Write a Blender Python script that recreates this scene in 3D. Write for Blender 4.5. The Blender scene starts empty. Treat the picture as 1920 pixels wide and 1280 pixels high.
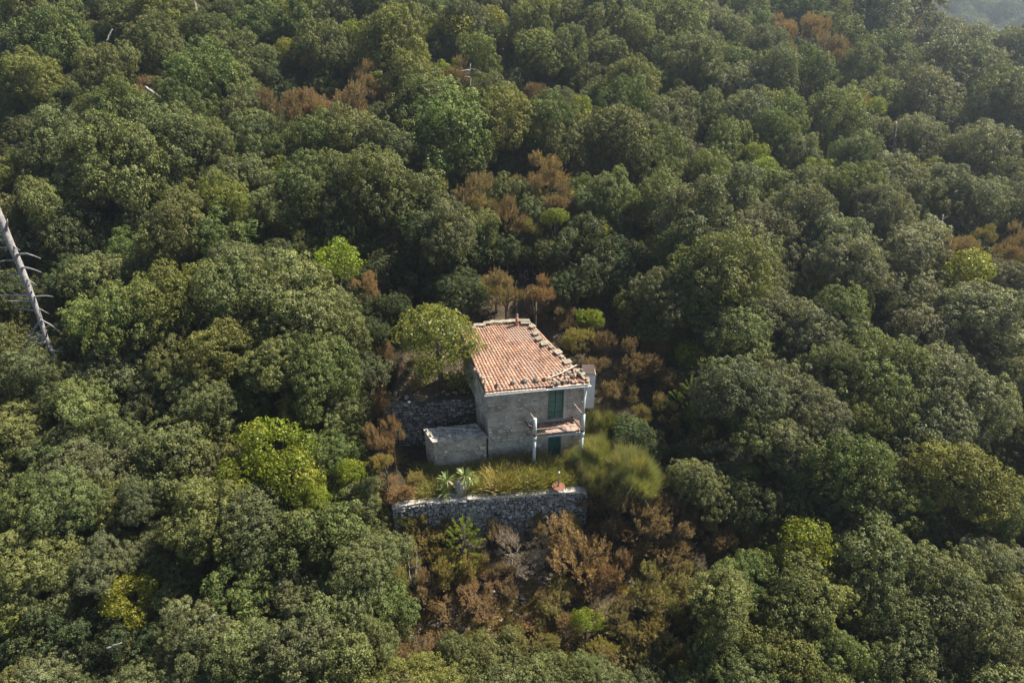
import bpy, math, random
import numpy as np
from mathutils import Vector, Matrix, Euler

R = math.radians
rng = np.random.default_rng(7)
random.seed(7)
sc = bpy.context.scene
COL = sc.collection

# ------------------------------------------------------------------ camera
CZ = 24.9
PITCH = 30.0
F = 1280.0
cam_d = bpy.data.cameras.new('camera')
cam_d.sensor_width = 36.0
cam_d.lens = 24.0
cam_d.clip_start = 0.1
cam_d.clip_end = 3000.0
cam = bpy.data.objects.new('camera', cam_d)
cam.location = (0, 0, CZ)
cam.rotation_euler = (R(90 - PITCH), 0, 0)
COL.objects.link(cam)
sc.camera = cam

# ------------------------------------------------------------------ light
SUN_AZ, SUN_EL = 64.0, 52.0          # azimuth from +Y towards +X
w = bpy.data.worlds.new('World')
sc.world = w
w.use_nodes = True
nt = w.node_tree
bg = nt.nodes['Background']
sky = nt.nodes.new('ShaderNodeTexSky')
sky.sky_type = 'NISHITA'
sky.sun_disc = False
sky.sun_elevation = R(SUN_EL)
sky.sun_rotation = R(SUN_AZ)
sky.air_density = 1.0
sky.dust_density = 1.2
nt.links.new(sky.outputs[0], bg.inputs[0])
bg.inputs[1].default_value = 0.052
sun_d = bpy.data.lights.new('sun', 'SUN')
sun_d.energy = 5.0
sun_d.angle = R(0.6)
sun_d.color = (1.0, 0.90, 0.74)
sun = bpy.data.objects.new('sun', sun_d)
a, e = R(SUN_AZ), R(SUN_EL)
sdir = Vector((math.sin(a) * math.cos(e), math.cos(a) * math.cos(e), math.sin(e)))
sun.rotation_euler = sdir.to_track_quat('Z', 'Y').to_euler()
sun.location = (60, 40, 80)
COL.objects.link(sun)
sc.view_settings.view_transform = 'Standard'
sc.view_settings.look = 'None'
sc.view_settings.exposure = 1.5
sc.view_settings.gamma = 1.0
sc.view_settings.use_curve_mapping = False
try:
    sc.cycles.max_bounces = 5
    sc.cycles.diffuse_bounces = 3
    sc.cycles.glossy_bounces = 2
    sc.cycles.transmission_bounces = 3
    sc.cycles.volume_bounces = 0
    sc.cycles.use_denoising = True
    sc.cycles.use_adaptive_sampling = True
    sc.cycles.adaptive_threshold = 0.02
except Exception:
    pass

# ------------------------------------------------------------------ camera geometry helpers
FWD = np.array([0, math.cos(R(PITCH)), -math.sin(R(PITCH))])
UP = np.array([0, math.sin(R(PITCH)), math.cos(R(PITCH))])
RT = np.array([1.0, 0, 0])
CAM = np.array([0, 0, CZ])


def ray(px, py):
    return FWD + RT * ((px - 960) / F) + UP * ((640 - py) / F)


def Uz(px, py, z):
    d = ray(px, py)
    return CAM + d * ((z - CZ) / d[2])


def Uy(px, py, y):
    d = ray(px, py)
    return CAM + d * (y / d[1])


def project(p):
    q = np.asarray(p, float) - CAM
    d = q @ FWD
    return 960 + F * (q @ RT) / d, 640 - F * (q @ UP) / d, d


# ------------------------------------------------------------------ terrain
_ph = rng.uniform(0, 6.28, (14, 2))
_fr = rng.uniform(-1, 1, (14, 2))


def bumps(x, y):
    s = 0
    for i in range(14):
        k = 0.07 * (1 + i * 0.45)
        s = s + np.sin((_fr[i, 0] * x + _fr[i, 1] * y) * k * 1.6 + _ph[i, 0]) / (1 + i * 0.45)
    return s


# front retaining wall line (top outer edge) from the photograph's place
WALLP = [Uz(px, py, 0.0)[:2] for px, py in ((735, 954), (800, 944), (860, 939), (920, 935), (985, 930), (1040, 925), (1100, 922))]
WALLP = np.array(WALLP)


def smooth(a, b, t):
    u = np.clip((t - a) / (b - a), 0, 1)
    return u * u * (3 - 2 * u)


def T(x, y):
    x = np.asarray(x, float)
    y = np.asarray(y, float)
    s = np.interp(x, [-60, -25, 10, 35, 60, 90], [0.47, 0.43, 0.33, 0.22, 0.15, 0.09])
    lo = -6 + 0.5 * (y - 20)
    lo = np.where(y < 20, -6 + 0.34 * (y - 20), lo)
    lo = np.maximum(lo, -26)
    hi = 2 + s * (y - 36)
    z = np.where(y < 36, lo, hi)
    cap = 30 + 0 * z
    z = np.where(z > cap - 6, cap - 6 + 6 * (1 - np.exp(-(np.maximum(z - cap + 6, 0)) / 6)), z)
    # ridge falls away beyond
    yr = 112 - np.clip(x - 62, -10, 60) * 0.55
    dz = np.maximum(y - yr, 0) * smooth(15, 45, x)
    z = z - 0.5 * np.minimum(dz, 70)
    # far slope across the valley
    fh = -30 + 0.30 * (y - 210)
    fh = np.minimum(fh, 55 + 0.02 * (y - 480))
    z = np.where((y > 140), np.maximum(z, fh), z)
    z = z + 0.35 * bumps(x, y) * smooth(3, 14, np.hypot((x - 0), (y - 31) * 1.0) - 3)
    # terraces at the house
    wy = np.interp(x, WALLP[:, 0], WALLP[:, 1]) + .32
    inx = smooth(-8.0, -6.4, x) * (1 - smooth(6.5, 9.5, x))
    flat = 0.0
    wall_step = np.where(y > wy, 1.0, 0.0) * np.where((x > WALLP[0, 0] - .3) & (x < WALLP[-1, 0] + .1), 1.0, smooth(-1.5, 1.5, y - wy))
    ter = lo * (1 - wall_step) + flat * wall_step
    ter = np.where(y > wy, flat, np.minimum(lo, 0.0) * (1 - wall_step) + flat * wall_step)
    # second terrace behind the low wing
    up2 = np.where((y > 31.3) & (x < -1.0), 3.2 + 0.12 * (y - 31.3), 0)
    up2 = np.maximum(up2, np.where((x >= -1.0) & (y > 30.5), np.minimum((y - 30.5) * 0.45, 4), 0))
    ter = np.where(y > wy, np.maximum(ter, up2), ter)
    wgt = inx * smooth(22.5, 25.5, y) * (1 - smooth(34.5, 38.5, y))
    return z * (1 - wgt) + ter * wgt


_TG = 14.0 * 1.006 ** np.arange(640)


def hit(px, py, h=0.0):
    """first point of the pixel's line of sight that lies H above the ground"""
    d = ray(px, py)
    P = CAM[None] + d[None] * _TG[:, None]
    g = P[:, 2] - T(P[:, 0], P[:, 1]) - h
    b = np.nonzero(g <= 0)[0]
    k = int(b[0]) if len(b) else len(_TG) - 1
    t = _TG[k]
    if k > 0 and g[k - 1] > 0 >= g[k]:
        t = _TG[k - 1] + (_TG[k] - _TG[k - 1]) * g[k - 1] / (g[k - 1] - g[k])
    return CAM + d * t, t


# ------------------------------------------------------------------ materials
def new_mat(name):
    m = bpy.data.materials.new(name)
    m.use_nodes = True
    n = m.node_tree.nodes
    return m, m.node_tree, n['Principled BSDF'], n['Material Output']


def N(nt, typ, **kw):
    n = nt.nodes.new(typ)
    for k, v in kw.items():
        if k in n.inputs:
            n.inputs[k].default_value = v
        else:
            setattr(n, k, v)
    return n


def ramp(nt, fac, stops):
    r = nt.nodes.new('ShaderNodeValToRGB')
    el = r.color_ramp.elements
    while len(el) < len(stops):
        el.new(0.5)
    for e_, (p, c) in zip(el, stops):
        e_.position = p
        e_.color = (*c, 1)
    nt.links.new(fac, r.inputs[0])
    return r.outputs[0]


def mix(nt, a_, b_, fac, mode='MIX'):
    m = nt.nodes.new('ShaderNodeMix')
    m.data_type = 'RGBA'
    m.blend_type = mode
    for sock, v in ((m.inputs[0], fac), (m.inputs[6], a_), (m.inputs[7], b_)):
        if isinstance(v, bpy.types.NodeSocket):
            nt.links.new(v, sock)
        elif isinstance(v, (int, float)):
            sock.default_value = v
        else:
            sock.default_value = (*v, 1)
    return m.outputs[2]


def noise(nt, scale, detail=4, rough=0.6, vec=None, coord='Object'):
    t = nt.nodes.new('ShaderNodeTexNoise')
    t.inputs['Scale'].default_value = scale
    t.inputs['Detail'].default_value = detail
    t.inputs['Roughness'].default_value = rough
    if vec is None:
        c = nt.nodes.new('ShaderNodeTexCoord')
        vec = c.outputs[coord]
    nt.links.new(vec, t.inputs['Vector'])
    return t.outputs['Fac']


def bump(nt, bsdf, h, strength, dist):
    b = nt.nodes.new('ShaderNodeBump')
    b.inputs['Strength'].default_value = strength
    b.inputs['Distance'].default_value = dist
    nt.links.new(h, b.inputs['Height'])
    nt.links.new(b.outputs[0], bsdf.inputs['Normal'])


def leaf_material(name, warm, transl=0.25, rough=0.42, spec=0.5, random_tint=False):
    """Leaf colour = the tree's own colour (object colour) x a tone stored on each leaf; WARM is the colour of its young or dry leaves."""
    m, nt, b, out = new_mat(name)
    oi = nt.nodes.new('ShaderNodeObjectInfo')
    base = oi.outputs['Color']
    if random_tint:
        base = ramp(nt, oi.outputs['Random'], [(0, (.075, .090, .036)), (.5, (.100, .112, .044)), (.8, (.11, .12, .042)), (1, (.12, .10, .04))])
    at = nt.nodes.new('ShaderNodeAttribute')
    at.attribute_name = 'tone'
    sep = nt.nodes.new('ShaderNodeSeparateColor')
    nt.links.new(at.outputs['Color'], sep.inputs[0])
    c1 = mix(nt, base, warm, sep.outputs[1])
    val = nt.nodes.new('ShaderNodeMath')
    val.operation = 'MULTIPLY_ADD'
    nt.links.new(sep.outputs[0], val.inputs[0])
    val.inputs[1].default_value = 1.0
    val.inputs[2].default_value = 0.5
    vm = nt.nodes.new('ShaderNodeVectorMath')
    vm.operation = 'SCALE'
    nt.links.new(c1, vm.inputs[0])
    nt.links.new(val.outputs[0], vm.inputs['Scale'])
    nt.links.new(vm.outputs[0], b.inputs['Base Color'])
    b.inputs['Roughness'].default_value = rough
    b.inputs['Specular IOR Level'].default_value = spec
    tr = nt.nodes.new('ShaderNodeBsdfTranslucent')
    tc = mix(nt, vm.outputs[0], (1.25, 1.35, .45), 1.0, 'MULTIPLY')
    nt.links.new(tc, tr.inputs['Color'])
    ms = nt.nodes.new('ShaderNodeMixShader')
    ms.inputs[0].default_value = transl
    nt.links.new(b.outputs[0], ms.inputs[1])
    nt.links.new(tr.outputs[0], ms.inputs[2])
    nt.links.new(ms.outputs[0], out.inputs['Surface'])
    return m


M = {}
M['oak'] = leaf_material('oak_leaves', (.17, .165, .05), 0.28, 0.55, 0.22)
M['oak_far'] = leaf_material('far_oak_leaves', (.15, .155, .05), 0.28, 0.55, 0.22, True)
M['soft'] = leaf_material('soft_leaves', (.22, .20, .03), 0.38, 0.45, 0.35)
M['heath'] = leaf_material('heath_sprays', (.25, .18, .095), 0.25, 0.7, 0.15)
M['blade'] = leaf_material('thin_blades', (.36, .28, .12), 0.30, 0.6, 0.2)
M['yucca'] = leaf_material('sword_leaves', (.20, .20, .06), 0.15, 0.35, 0.5)


def simple(name, col, rough=0.8, metal=0.0, var=0.25, scale=6, bumpd=0.01, col2=None):
    m, nt, b, out = new_mat(name)
    n1 = noise(nt, scale, 6, .65)
    c2 = col2 or tuple(c * (1 - var * 1.6) for c in col)
    c = ramp(nt, n1, [(.32, c2), (.62, col)])
    nt.links.new(c, b.inputs['Base Color'])
    b.inputs['Roughness'].default_value = rough
    b.inputs['Metallic'].default_value = metal
    if bumpd:
        bump(nt, b, n1, .6, bumpd)
    return m


def piece_rand(nt):
    oi = nt.nodes.new('ShaderNodeObjectInfo')
    g = nt.nodes.new('ShaderNodeNewGeometry')
    ad = nt.nodes.new('ShaderNodeMath')
    ad.operation = 'ADD'
    nt.links.new(oi.outputs['Random'], ad.inputs[0])
    nt.links.new(g.outputs['Random Per Island'], ad.inputs[1])
    fr = nt.nodes.new('ShaderNodeMath')
    fr.operation = 'FRACT'
    nt.links.new(ad.outputs[0], fr.inputs[0])
    return fr.outputs[0]


def stone_mat(name, cols, scale=5, rough=.9, bumpd=.02, lichen=None):
    m, nt, b, out = new_mat(name)
    c = ramp(nt, piece_rand(nt), [(i / (len(cols) - 1), k) for i, k in enumerate(cols)])
    g = nt.nodes.new('ShaderNodeNewGeometry')
    n1 = noise(nt, scale, 6, .7, g.outputs['Position'])
    k = ramp(nt, n1, [(.3, (.55, .55, .55)), (.7, (1.2, 1.2, 1.2))])
    c = mix(nt, c, k, 1.0, 'MULTIPLY')
    if lichen:
        n2 = noise(nt, scale * .35, 5, .7, g.outputs['Position'])
        f = ramp(nt, n2, [(.5, (0, 0, 0)), (.62, (1, 1, 1))])
        c = mix(nt, c, lichen, f)
    nt.links.new(c, b.inputs['Base Color'])
    b.inputs['Roughness'].default_value = rough
    n3 = noise(nt, scale * 4, 5, .7, g.outputs['Position'])
    bump(nt, b, n3, .8, bumpd)
    return m


M['house_stone'] = stone_mat('house_stone', [(.26, .225, .175), (.58, .53, .45), (.38, .31, .23), (.68, .63, .54), (.29, .28, .24), (.52, .44, .33)], 5, lichen=(.36, .37, .27))
M['mortar'] = simple('mortar', (.46, .42, .35), .95, scale=1.1, var=.3, bumpd=.03, col2=(.15, .13, .10))
M['rubble'] = stone_mat('rubble_stone', [(.18, .17, .155), (.46, .445, .41), (.28, .265, .245), (.64, .62, .57), (.20, .18, .155), (.36, .34, .30)], 7)
M['cap'] = stone_mat('cap_stone', [(.42, .38, .33), (.52, .49, .44), (.45, .42, .38)], 5)
M['slope_stone'] = stone_mat('slope_stone', [(.20, .165, .14), (.30, .26, .225), (.24, .20, .17), (.36, .32, .28)], 6)
M['shaded_rubble'] = stone_mat('shaded_rubble', [(.13, .12, .105), (.32, .30, .265), (.20, .18, .16), (.42, .39, .35), (.15, .13, .11), (.25, .225, .195)], 7)  # rubble colours darkened: the terrace wall's shade is put into the stone
M['earth_fill'] = simple('wall_fill', (.05, .045, .038), 1, scale=3, bumpd=.03)
M['slab'] = stone_mat('lichen_slab', [(.19, .165, .125), (.29, .26, .21), (.22, .185, .14)], 6, lichen=(.16, .145, .10))
M['roof_rock'] = stone_mat('mossy_rock', [(.22, .18, .13), (.30, .26, .19), (.17, .15, .12)], 9)
M['terracotta'] = stone_mat('terracotta_tile', [(.30, .155, .098), (.39, .23, .15), (.22, .12, .085), (.44, .285, .20), (.27, .175, .13), (.36, .19, .115)], 2.2, .85, .004, lichen=(.28, .195, .15))
M['tile_bed'] = simple('tile_bed', (.22, .12, .085), .95, scale=5, bumpd=.01)
M['pink_slab'] = stone_mat('pinkish_stone', [(.26, .18, .145), (.34, .26, .215), (.22, .155, .125)], 6)
M['concrete'] = simple('weathered_concrete', (.44, .43, .39), .9, scale=3, var=.25, bumpd=.01)
M['wing_slab'] = simple('wing_concrete', (.46, .43, .36), .9, scale=3.5, var=.25, bumpd=.03, col2=(.13, .125, .11))
M['pipe'] = simple('pale_cement_pipe', (.45, .49, .49), .7, scale=4, var=.2, bumpd=.003, col2=(.42, .44, .42))
M['gutter'] = simple('white_gutter', (.62, .63, .66), .5, scale=5, var=.15, bumpd=0)
M['cream'] = simple('cream_mortar', (.62, .52, .42), .9, scale=6, var=.2, bumpd=.01)
M['green_paint'] = simple('faded_green_paint', (.105, .21, .155), .7, scale=7, var=.35, bumpd=.003)
M['teal_paint'] = simple('teal_green_paint', (.055, .175, .165), .7, scale=7, var=.35, bumpd=.003)
M['rust'] = simple('rust', (.20, .085, .05), .9, scale=12, var=.35, bumpd=.003)
M['iron'] = simple('dark_iron', (.12, .10, .09), .7, .3, scale=12, bumpd=.002)
M['rod'] = simple('pale_rusty_rod', (.46, .33, .26), .8, scale=10, bumpd=.002)
M['plank'] = simple('bleached_wood', (.60, .55, .47), .9, scale=9, bumpd=.004)
M['clay_pipe'] = simple('clay_pipe', (.44, .19, .11), .8, scale=8, bumpd=.003)
M['dark_metal'] = simple('dark_zinc', (.10, .10, .10), .6, .4, scale=8, bumpd=0)
M['blue_panel'] = simple('bluish_panel', (.40, .46, .54), .7, scale=2, var=.12, bumpd=0)
M['shed_roof'] = simple('old_rust_red_sheet', (.055, .036, .034), .9, scale=4, bumpd=.004)
M['bark'] = simple('grey_bark', (.10, .085, .07), .95, scale=9, bumpd=.02)
M['dead_wood'] = simple('bleached_dead_wood', (.30, .285, .285), .85, scale=5, var=.3, bumpd=.02, col2=(.13, .12, .12))
M['grey_stem'] = simple('grey_dead_stem', (.17, .16, .145), .9, scale=5, var=.3, bumpd=.02)
M['skirt'] = simple('dry_yucca_skirt', (.42, .38, .33), .95, scale=14, bumpd=.02)


def ground_material():
    m, nt, b, out = new_mat('forest_floor')
    g = nt.nodes.new('ShaderNodeNewGeometry')
    P = g.outputs['Position']
    n1 = noise(nt, .45, 8, .65, P)
    n2 = noise(nt, 4, 6, .7, P)
    c = ramp(nt, n1, [(.30, (.035, .030, .020)), (.48, (.060, .050, .034)), (.62, (.11, .085, .060)), (.75, (.050, .055, .026))])
    c = mix(nt, c, ramp(nt, n2, [(.3, (.5, .5, .5)), (.7, (1.4, 1.35, 1.3))]), 1.0, 'MULTIPLY')
    v = nt.nodes.new('ShaderNodeTexVoronoi')
    v.inputs['Scale'].default_value = 5
    nt.links.new(P, v.inputs['Vector'])
    st = ramp(nt, v.outputs['Distance'], [(.12, (1, 1, 1)), (.22, (0, 0, 0))])
    n4 = noise(nt, .9, 3, .6, P)
    sel = ramp(nt, n4, [(.55, (0, 0, 0)), (.63, (1, 1, 1))])
    f = mix(nt, st, sel, 1.0, 'MULTIPLY')
    c = mix(nt, c, (.30, .26, .23), f)
    nt.links.new(c, b.inputs['Base Color'])
    b.inputs['Roughness'].default_value = 1
    b.inputs['Specular IOR Level'].default_value = .1
    bump(nt, b, n2, 1, .15)
    return m


M['ground'] = ground_material()


# ------------------------------------------------------------------ mesh helpers
def fast_mesh(name, V, Q, mat=None, tone=None, smooth_=False, k=4):
    me = bpy.data.meshes.new(name)
    V = np.ascontiguousarray(V, np.float32)
    Q = np.ascontiguousarray(Q, np.int32)
    nf = len(Q)
    me.vertices.add(len(V))
    me.vertices.foreach_set('co', V.ravel())
    me.loops.add(nf * k)
    me.loops.foreach_set('vertex_index', Q.ravel())
    me.polygons.add(nf)
    me.polygons.foreach_set('loop_start', np.arange(0, nf * k, k, dtype=np.int32))
    me.polygons.foreach_set('loop_total', np.full(nf, k, np.int32))
    if smooth_:
        me.polygons.foreach_set('use_smooth', np.ones(nf, bool))
    me.update(calc_edges=True)
    if tone is not None:
        at = me.attributes.new('tone', 'FLOAT_COLOR', 'POINT')
        at.data.foreach_set('color', np.ascontiguousarray(tone, np.float32).ravel())
    if mat is not None:
        me.materials.append(mat)
    return me


class MB:
    """collects boxes, tubes and pieces for ONE mesh"""

    def __init__(self):
        self.v, self.f = [], []

    def add(self, vs, fs):
        o = len(self.v)
        self.v += [tuple(map(float, p)) for p in vs]
        self.f += [tuple(i + o for i in q) for q in fs]

    def box(self, c, size, rot=None):
        c = Vector(c)
        h = Vector(size) / 2
        m = rot if rot is not None else Matrix.Identity(3)
        vs = [c + m @ Vector((sx * h.x, sy * h.y, sz * h.z)) for sx in (-1, 1) for sy in (-1, 1) for sz in (-1, 1)]
        self.add(vs, [(0, 1, 3, 2), (4, 6, 7, 5), (0, 4, 5, 1), (2, 3, 7, 6), (0, 2, 6, 4), (1, 5, 7, 3)])

    def hexa(self, b4, t4):
        self.add(list(b4) + list(t4), [(3, 2, 1, 0), (4, 5, 6, 7), (0, 1, 5, 4), (1, 2, 6, 5), (2, 3, 7, 6), (3, 0, 4, 7)])

    def tube(self, pts, radii, n=8, cap=True):
        pts = [Vector(p) for p in pts]
        if not hasattr(radii, '__len__'):
            radii = [radii] * len(pts)
        base = len(self.v)
        vs, fs = [], []
        prev = None
        for i, p in enumerate(pts):
            d = (pts[min(i + 1, len(pts) - 1)] - pts[max(i - 1, 0)]).normalized()
            if prev is None:
                a1 = d.orthogonal().normalized()
            else:
                a1 = (prev - d * prev.dot(d)).normalized()
            prev = a1
            a2 = d.cross(a1)
            for j in range(n):
                t = 2 * math.pi * j / n
                vs.append(p + (a1 * math.cos(t) + a2 * math.sin(t)) * radii[i])
        for i in range(len(pts) - 1):
            for j in range(n):
                a_, b_ = i * n + j, i * n + (j + 1) % n
                fs.append((a_, b_, b_ + n, a_ + n))
        if cap:
            fs.append(tuple(reversed(range(n))))
            fs.append(tuple((len(pts) - 1) * n + j for j in range(n)))
        self.add(vs, fs)

    def mesh(self, name, mat, smooth_=False):
        me = bpy.data.meshes.new(name)
        me.from_pydata(self.v, [], self.f)
        me.materials.append(mat)
        if smooth_:
            me.polygons.foreach_set('use_smooth', [True] * len(me.polygons))
        me.update()
        return me

    def build(self, name, mat, parent=None, smooth_=False):
        o = bpy.data.objects.new(name, self.mesh(name, mat, smooth_))
        COL.objects.link(o)
        if parent is not None:
            o.parent = parent
            o.matrix_parent_inverse = Matrix.Identity(4)
            # geometry is given in world space: bring it into the parent's space
            mw = parent.matrix_basis if parent.parent is None else parent.parent.matrix_basis @ parent.matrix_basis
            o.data.transform(mw.inverted())
        return o


def tag(o, label=None, cat=None, group=None, kind=None):
    if label:
        o['label'] = label
    if cat:
        o['category'] = cat
    if group:
        o['group'] = group
    if kind:
        o['kind'] = kind
    return o


def empty(name, loc=(0, 0, 0), rz=0):
    o = bpy.data.objects.new(name, None)
    o.location = loc
    o.rotation_euler = (0, 0, rz)
    o.empty_display_size = .2
    COL.objects.link(o)
    return o


def link(name, me, parent=None, loc=(0, 0, 0), rot=(0, 0, 0), scale=(1, 1, 1)):
    o = bpy.data.objects.new(name, me)
    COL.objects.link(o)
    if parent is not None:
        o.parent = parent
    o.location = loc
    o.rotation_euler = rot
    o.scale = scale
    return o


# ------------------------------------------------------------------ terrain sheet
def axis(lo, f0, f1, hi, fine, g=1.06):
    mid = list(np.arange(f0, f1 + 1e-6, fine))
    a_, st = [f0], fine
    while a_[-1] > lo:
        st = min(st * g, 9)
        a_.append(a_[-1] - st)
    b_, st = [f1], fine
    while b_[-1] < hi:
        st = min(st * g, 9)
        b_.append(b_[-1] + st)
    return np.array(a_[:0:-1] + mid + b_[1:])


gx = axis(-380, -10, 11, 420, .22)
gy = axis(-90, 20, 40, 680, .22)
X, Y = np.meshgrid(gx, gy)
Z = T(X, Y)
nearb = np.exp(-((np.hypot(X, Y - 28)) / 30) ** 2)
Z = Z + rng.normal(0, .03, Z.shape) * nearb
V = np.stack([X.ravel(), Y.ravel(), Z.ravel()], 1)
nx, ny = len(gx), len(gy)
i0 = (np.arange(ny - 1)[:, None] * nx + np.arange(nx - 1)[None]).ravel()
Q = np.stack([i0, i0 + 1, i0 + 1 + nx, i0 + nx], 1)
ground = link('hillside_ground', fast_mesh('hillside_ground', V, Q, M['ground'], smooth_=True))
tag(ground, kind='structure')


# ------------------------------------------------------------------ stone pieces
def stone_variant(seed, bev=.18, jit=.10):
    """unit stone: x width, z height, y depth (outer face at y=-0.5)"""
    r = np.random.default_rng(seed)
    back = [(-.5, .5, -.5), (.5, .5, -.5), (.5, .5, .5), (-.5, .5, .5)]
    mid = [(-.5, -.1, -.5), (.5, -.1, -.5), (.5, -.1, .5), (-.5, -.1, .5)]
    q = .5 - bev
    fr = [(-q, -.5, -q), (q, -.5, -q), (q, -.5, q), (-q, -.5, q)]
    v = np.array(back + mid + fr, float)
    v[4:] += r.uniform(-jit, jit, (8, 3)) * [1, .7, 1]
    v[:4] += r.uniform(-jit, jit, (4, 3)) * [.6, 0, .6]
    f = []
    for k in (0, 4):
        for i in range(4):
            j = (i + 1) % 4
            f.append((k + i, k + j, k + 4 + j, k + 4 + i))
    f.append((8, 9, 10, 11))
    f.append((3, 2, 1, 0))
    return v, [tuple(reversed(q_)) for q_ in f]


def rock_variant(seed):
    import bmesh
    r = np.random.default_rng(seed)
    bm = bmesh.new()
    bmesh.ops.create_icosphere(bm, subdivisions=1, radius=.5)
    for v in bm.verts:
        v.co *= 1 + r.uniform(-.28, .2)
    vs = [tuple(v.co) for v in bm.verts]
    fs = [tuple(v.index for v in f.verts) for f in bm.faces]
    bm.free()
    return np.array(vs), fs


STV = [stone_variant(100 + i) for i in range(12)]
RKV = [rock_variant(200 + i) for i in range(8)]
_mesh_cache = {}


def variant_mesh(kind, i, mat):
    key = (kind, i, mat.name)
    if key not in _mesh_cache:
        v, f = (STV if kind == 'stone' else RKV)[i]
        me = bpy.data.meshes.new(kind)
        me.from_pydata([tuple(p) for p in v], [], f)
        me.materials.append(mat)
        me.update()
        _mesh_cache[key] = me
    return _mesh_cache[key]


def lay_wall(parent, A, B, z0, z1f, mat, hmin, hmax, wmin, wmax, proud, limit, joint=.02, skip=None, depth=.16, z0f=None, name='stone', rough=.3):
    """courses of separate stones on the face from A to B (world xy); outward normal is to the right of A->B ... the side facing the camera"""
    A = np.array(A, float)
    B = np.array(B, float)
    L = np.linalg.norm(B - A)
    d = (B - A) / L
    n = np.array([d[1], -d[0]])
    ang = math.atan2(d[1], d[0])
    r = random.Random(int(L * 1000) + int(hmax * 100))
    items = []
    z = z0
    while True:
        h = r.uniform(hmin, hmax)
        x = -r.uniform(0, wmin)
        while x < L:
            wd = r.uniform(wmin, wmax)
            xa, xb = max(x, 0), min(x + wd, L)
            if xb - xa > .05:
                cx = (xa + xb) / 2
                top = z1f(cx)
                lowz = z0f(cx) if z0f else z0
                hh = min(h * r.uniform(1 - rough * .4, 1), top - z)
                if hh > .05 and z + hh > lowz and not (skip and skip(cx, z + hh / 2, (xb - xa) / 2, hh / 2)):
                    pr = proud * r.uniform(-.6, 1.2)
                    p = A + d * cx + n * (pr - depth / 2)
                    items.append((p[0], p[1], z + hh / 2, xb - xa - joint, hh - joint, r.randrange(12), r.uniform(-.05, .05)))
            x += wd
        z += h
        if z > max(z1f(0), z1f(L / 2), z1f(L)):
            break
    # the stones that show largest become parts, the rest one stuff part
    items.sort(key=lambda t: -(t[3] * t[4]))
    inv = parent.matrix_basis.inverted()
    for it in items[:limit]:
        mw = Matrix.Translation((it[0], it[1], it[2])) @ Matrix.Rotation(ang, 4, 'Z') @ Matrix.Rotation(it[6], 4, 'Y') @ Matrix.Diagonal((it[3], depth, it[4], 1))
        o = bpy.data.objects.new(name, variant_mesh('stone', it[5], mat))
        COL.objects.link(o)
        o.parent = parent
        o.matrix_basis = inv @ mw
    rest = items[limit:]
    if rest:
        mb = MB()
        for it in rest:
            mw = Matrix.Translation((it[0], it[1], it[2])) @ Matrix.Rotation(ang, 4, 'Z') @ Matrix.Rotation(it[6], 4, 'Y') @ Matrix.Diagonal((it[3], depth, it[4], 1))
            v, f = STV[it[5]]
            mb.add([mw @ Vector(p) for p in v], f)
        o = mb.build('small_' + name + 's', mat, parent)
        o['kind'] = 'stuff'
    return len(items)


# ------------------------------------------------------------------ the stone house
ZE, ZR = 5.0, 6.35
FL = Uz(910, 737, ZE)
FR = Uz(1105, 718, ZE)
BR = Uz(993, 604, ZR)
BL = Uz(862, 621, ZR)


def lerp(a_, b_, t):
    return a_ + (b_ - a_) * t


def roofP(u, v, dz=0.0):
    p = lerp(lerp(FL, FR, u), lerp(BL, BR, u), v)
    sag = -.05 * math.sin(math.pi * v) * math.sin(math.pi * u) + .015 * math.sin(9 * u + 5 * v)
    return np.array([p[0], p[1], p[2] + sag + dz])


house = empty('stone_house', ((FL[0] + FR[0]) / 2, (FL[1] + FR[1]) / 2 + 2, 0))
tag(house, 'abandoned two storey stone farmhouse with terracotta tiled roof and green shutters', 'house')
fd = (FR - FL)[:2]
fd = fd / np.linalg.norm(fd)           # along the front wall
fn = np.array([fd[1], -fd[0]])         # outward, towards the camera
ins = .20
wFL = FL[:2] - fn * ins + fd * .12
wFR = FR[:2] - fn * ins - fd * .20
wBL = BL[:2] + fd * .12
wBR = BR[:2] - fd * .15
WL = np.linalg.norm(wFR - wFL)
TH = .42


def wp(s, z, out=0.0):
    p = wFL + fd * s + fn * out
    return (p[0], p[1], z)


def px_s(px, py, z):
    """distance along the front wall of the point seen at a pixel at height z"""
    p = Uz(px, py, z)[:2]
    return float((p - wFL) @ fd)


D1a, D1b = .625 * WL, .790 * WL
D2a, D2b = .640 * WL, .780 * WL
OPEN = [(D1a, D1b, 2.72, 4.68), (D2a, D2b, -.3, 2.0)]


def front_piece(mb, s0, s1, z0, z1, o0=0.0, o1=-TH):
    b4 = [wp(s0, z0, o0), wp(s1, z0, o0), wp(s1, z0, o1), wp(s0, z0, o1)]
    t4 = [wp(s0, z1, o0), wp(s1, z1, o0), wp(s1, z1, o1), wp(s0, z1, o1)]
    mb.hexa(b4, t4)


ZT = 4.84
mb = MB()
front_piece(mb, 0, D1a, -.6, ZT)
front_piece(mb, D1b, WL, -.6, ZT)
front_piece(mb, D1a, D1b, 4.68, ZT)
front_piece(mb, D1a, D1b, 2.0, 2.72)
# recess behind the lower door is a little narrower than the upper one
front_piece(mb, D1a, D2a, -.6, 2.0)
front_piece(mb, D2b, D1b, -.6, 2.0)
mb.build('front_wall', M['mortar'], house)
mb = MB()
# side and back walls with sloping tops


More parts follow.
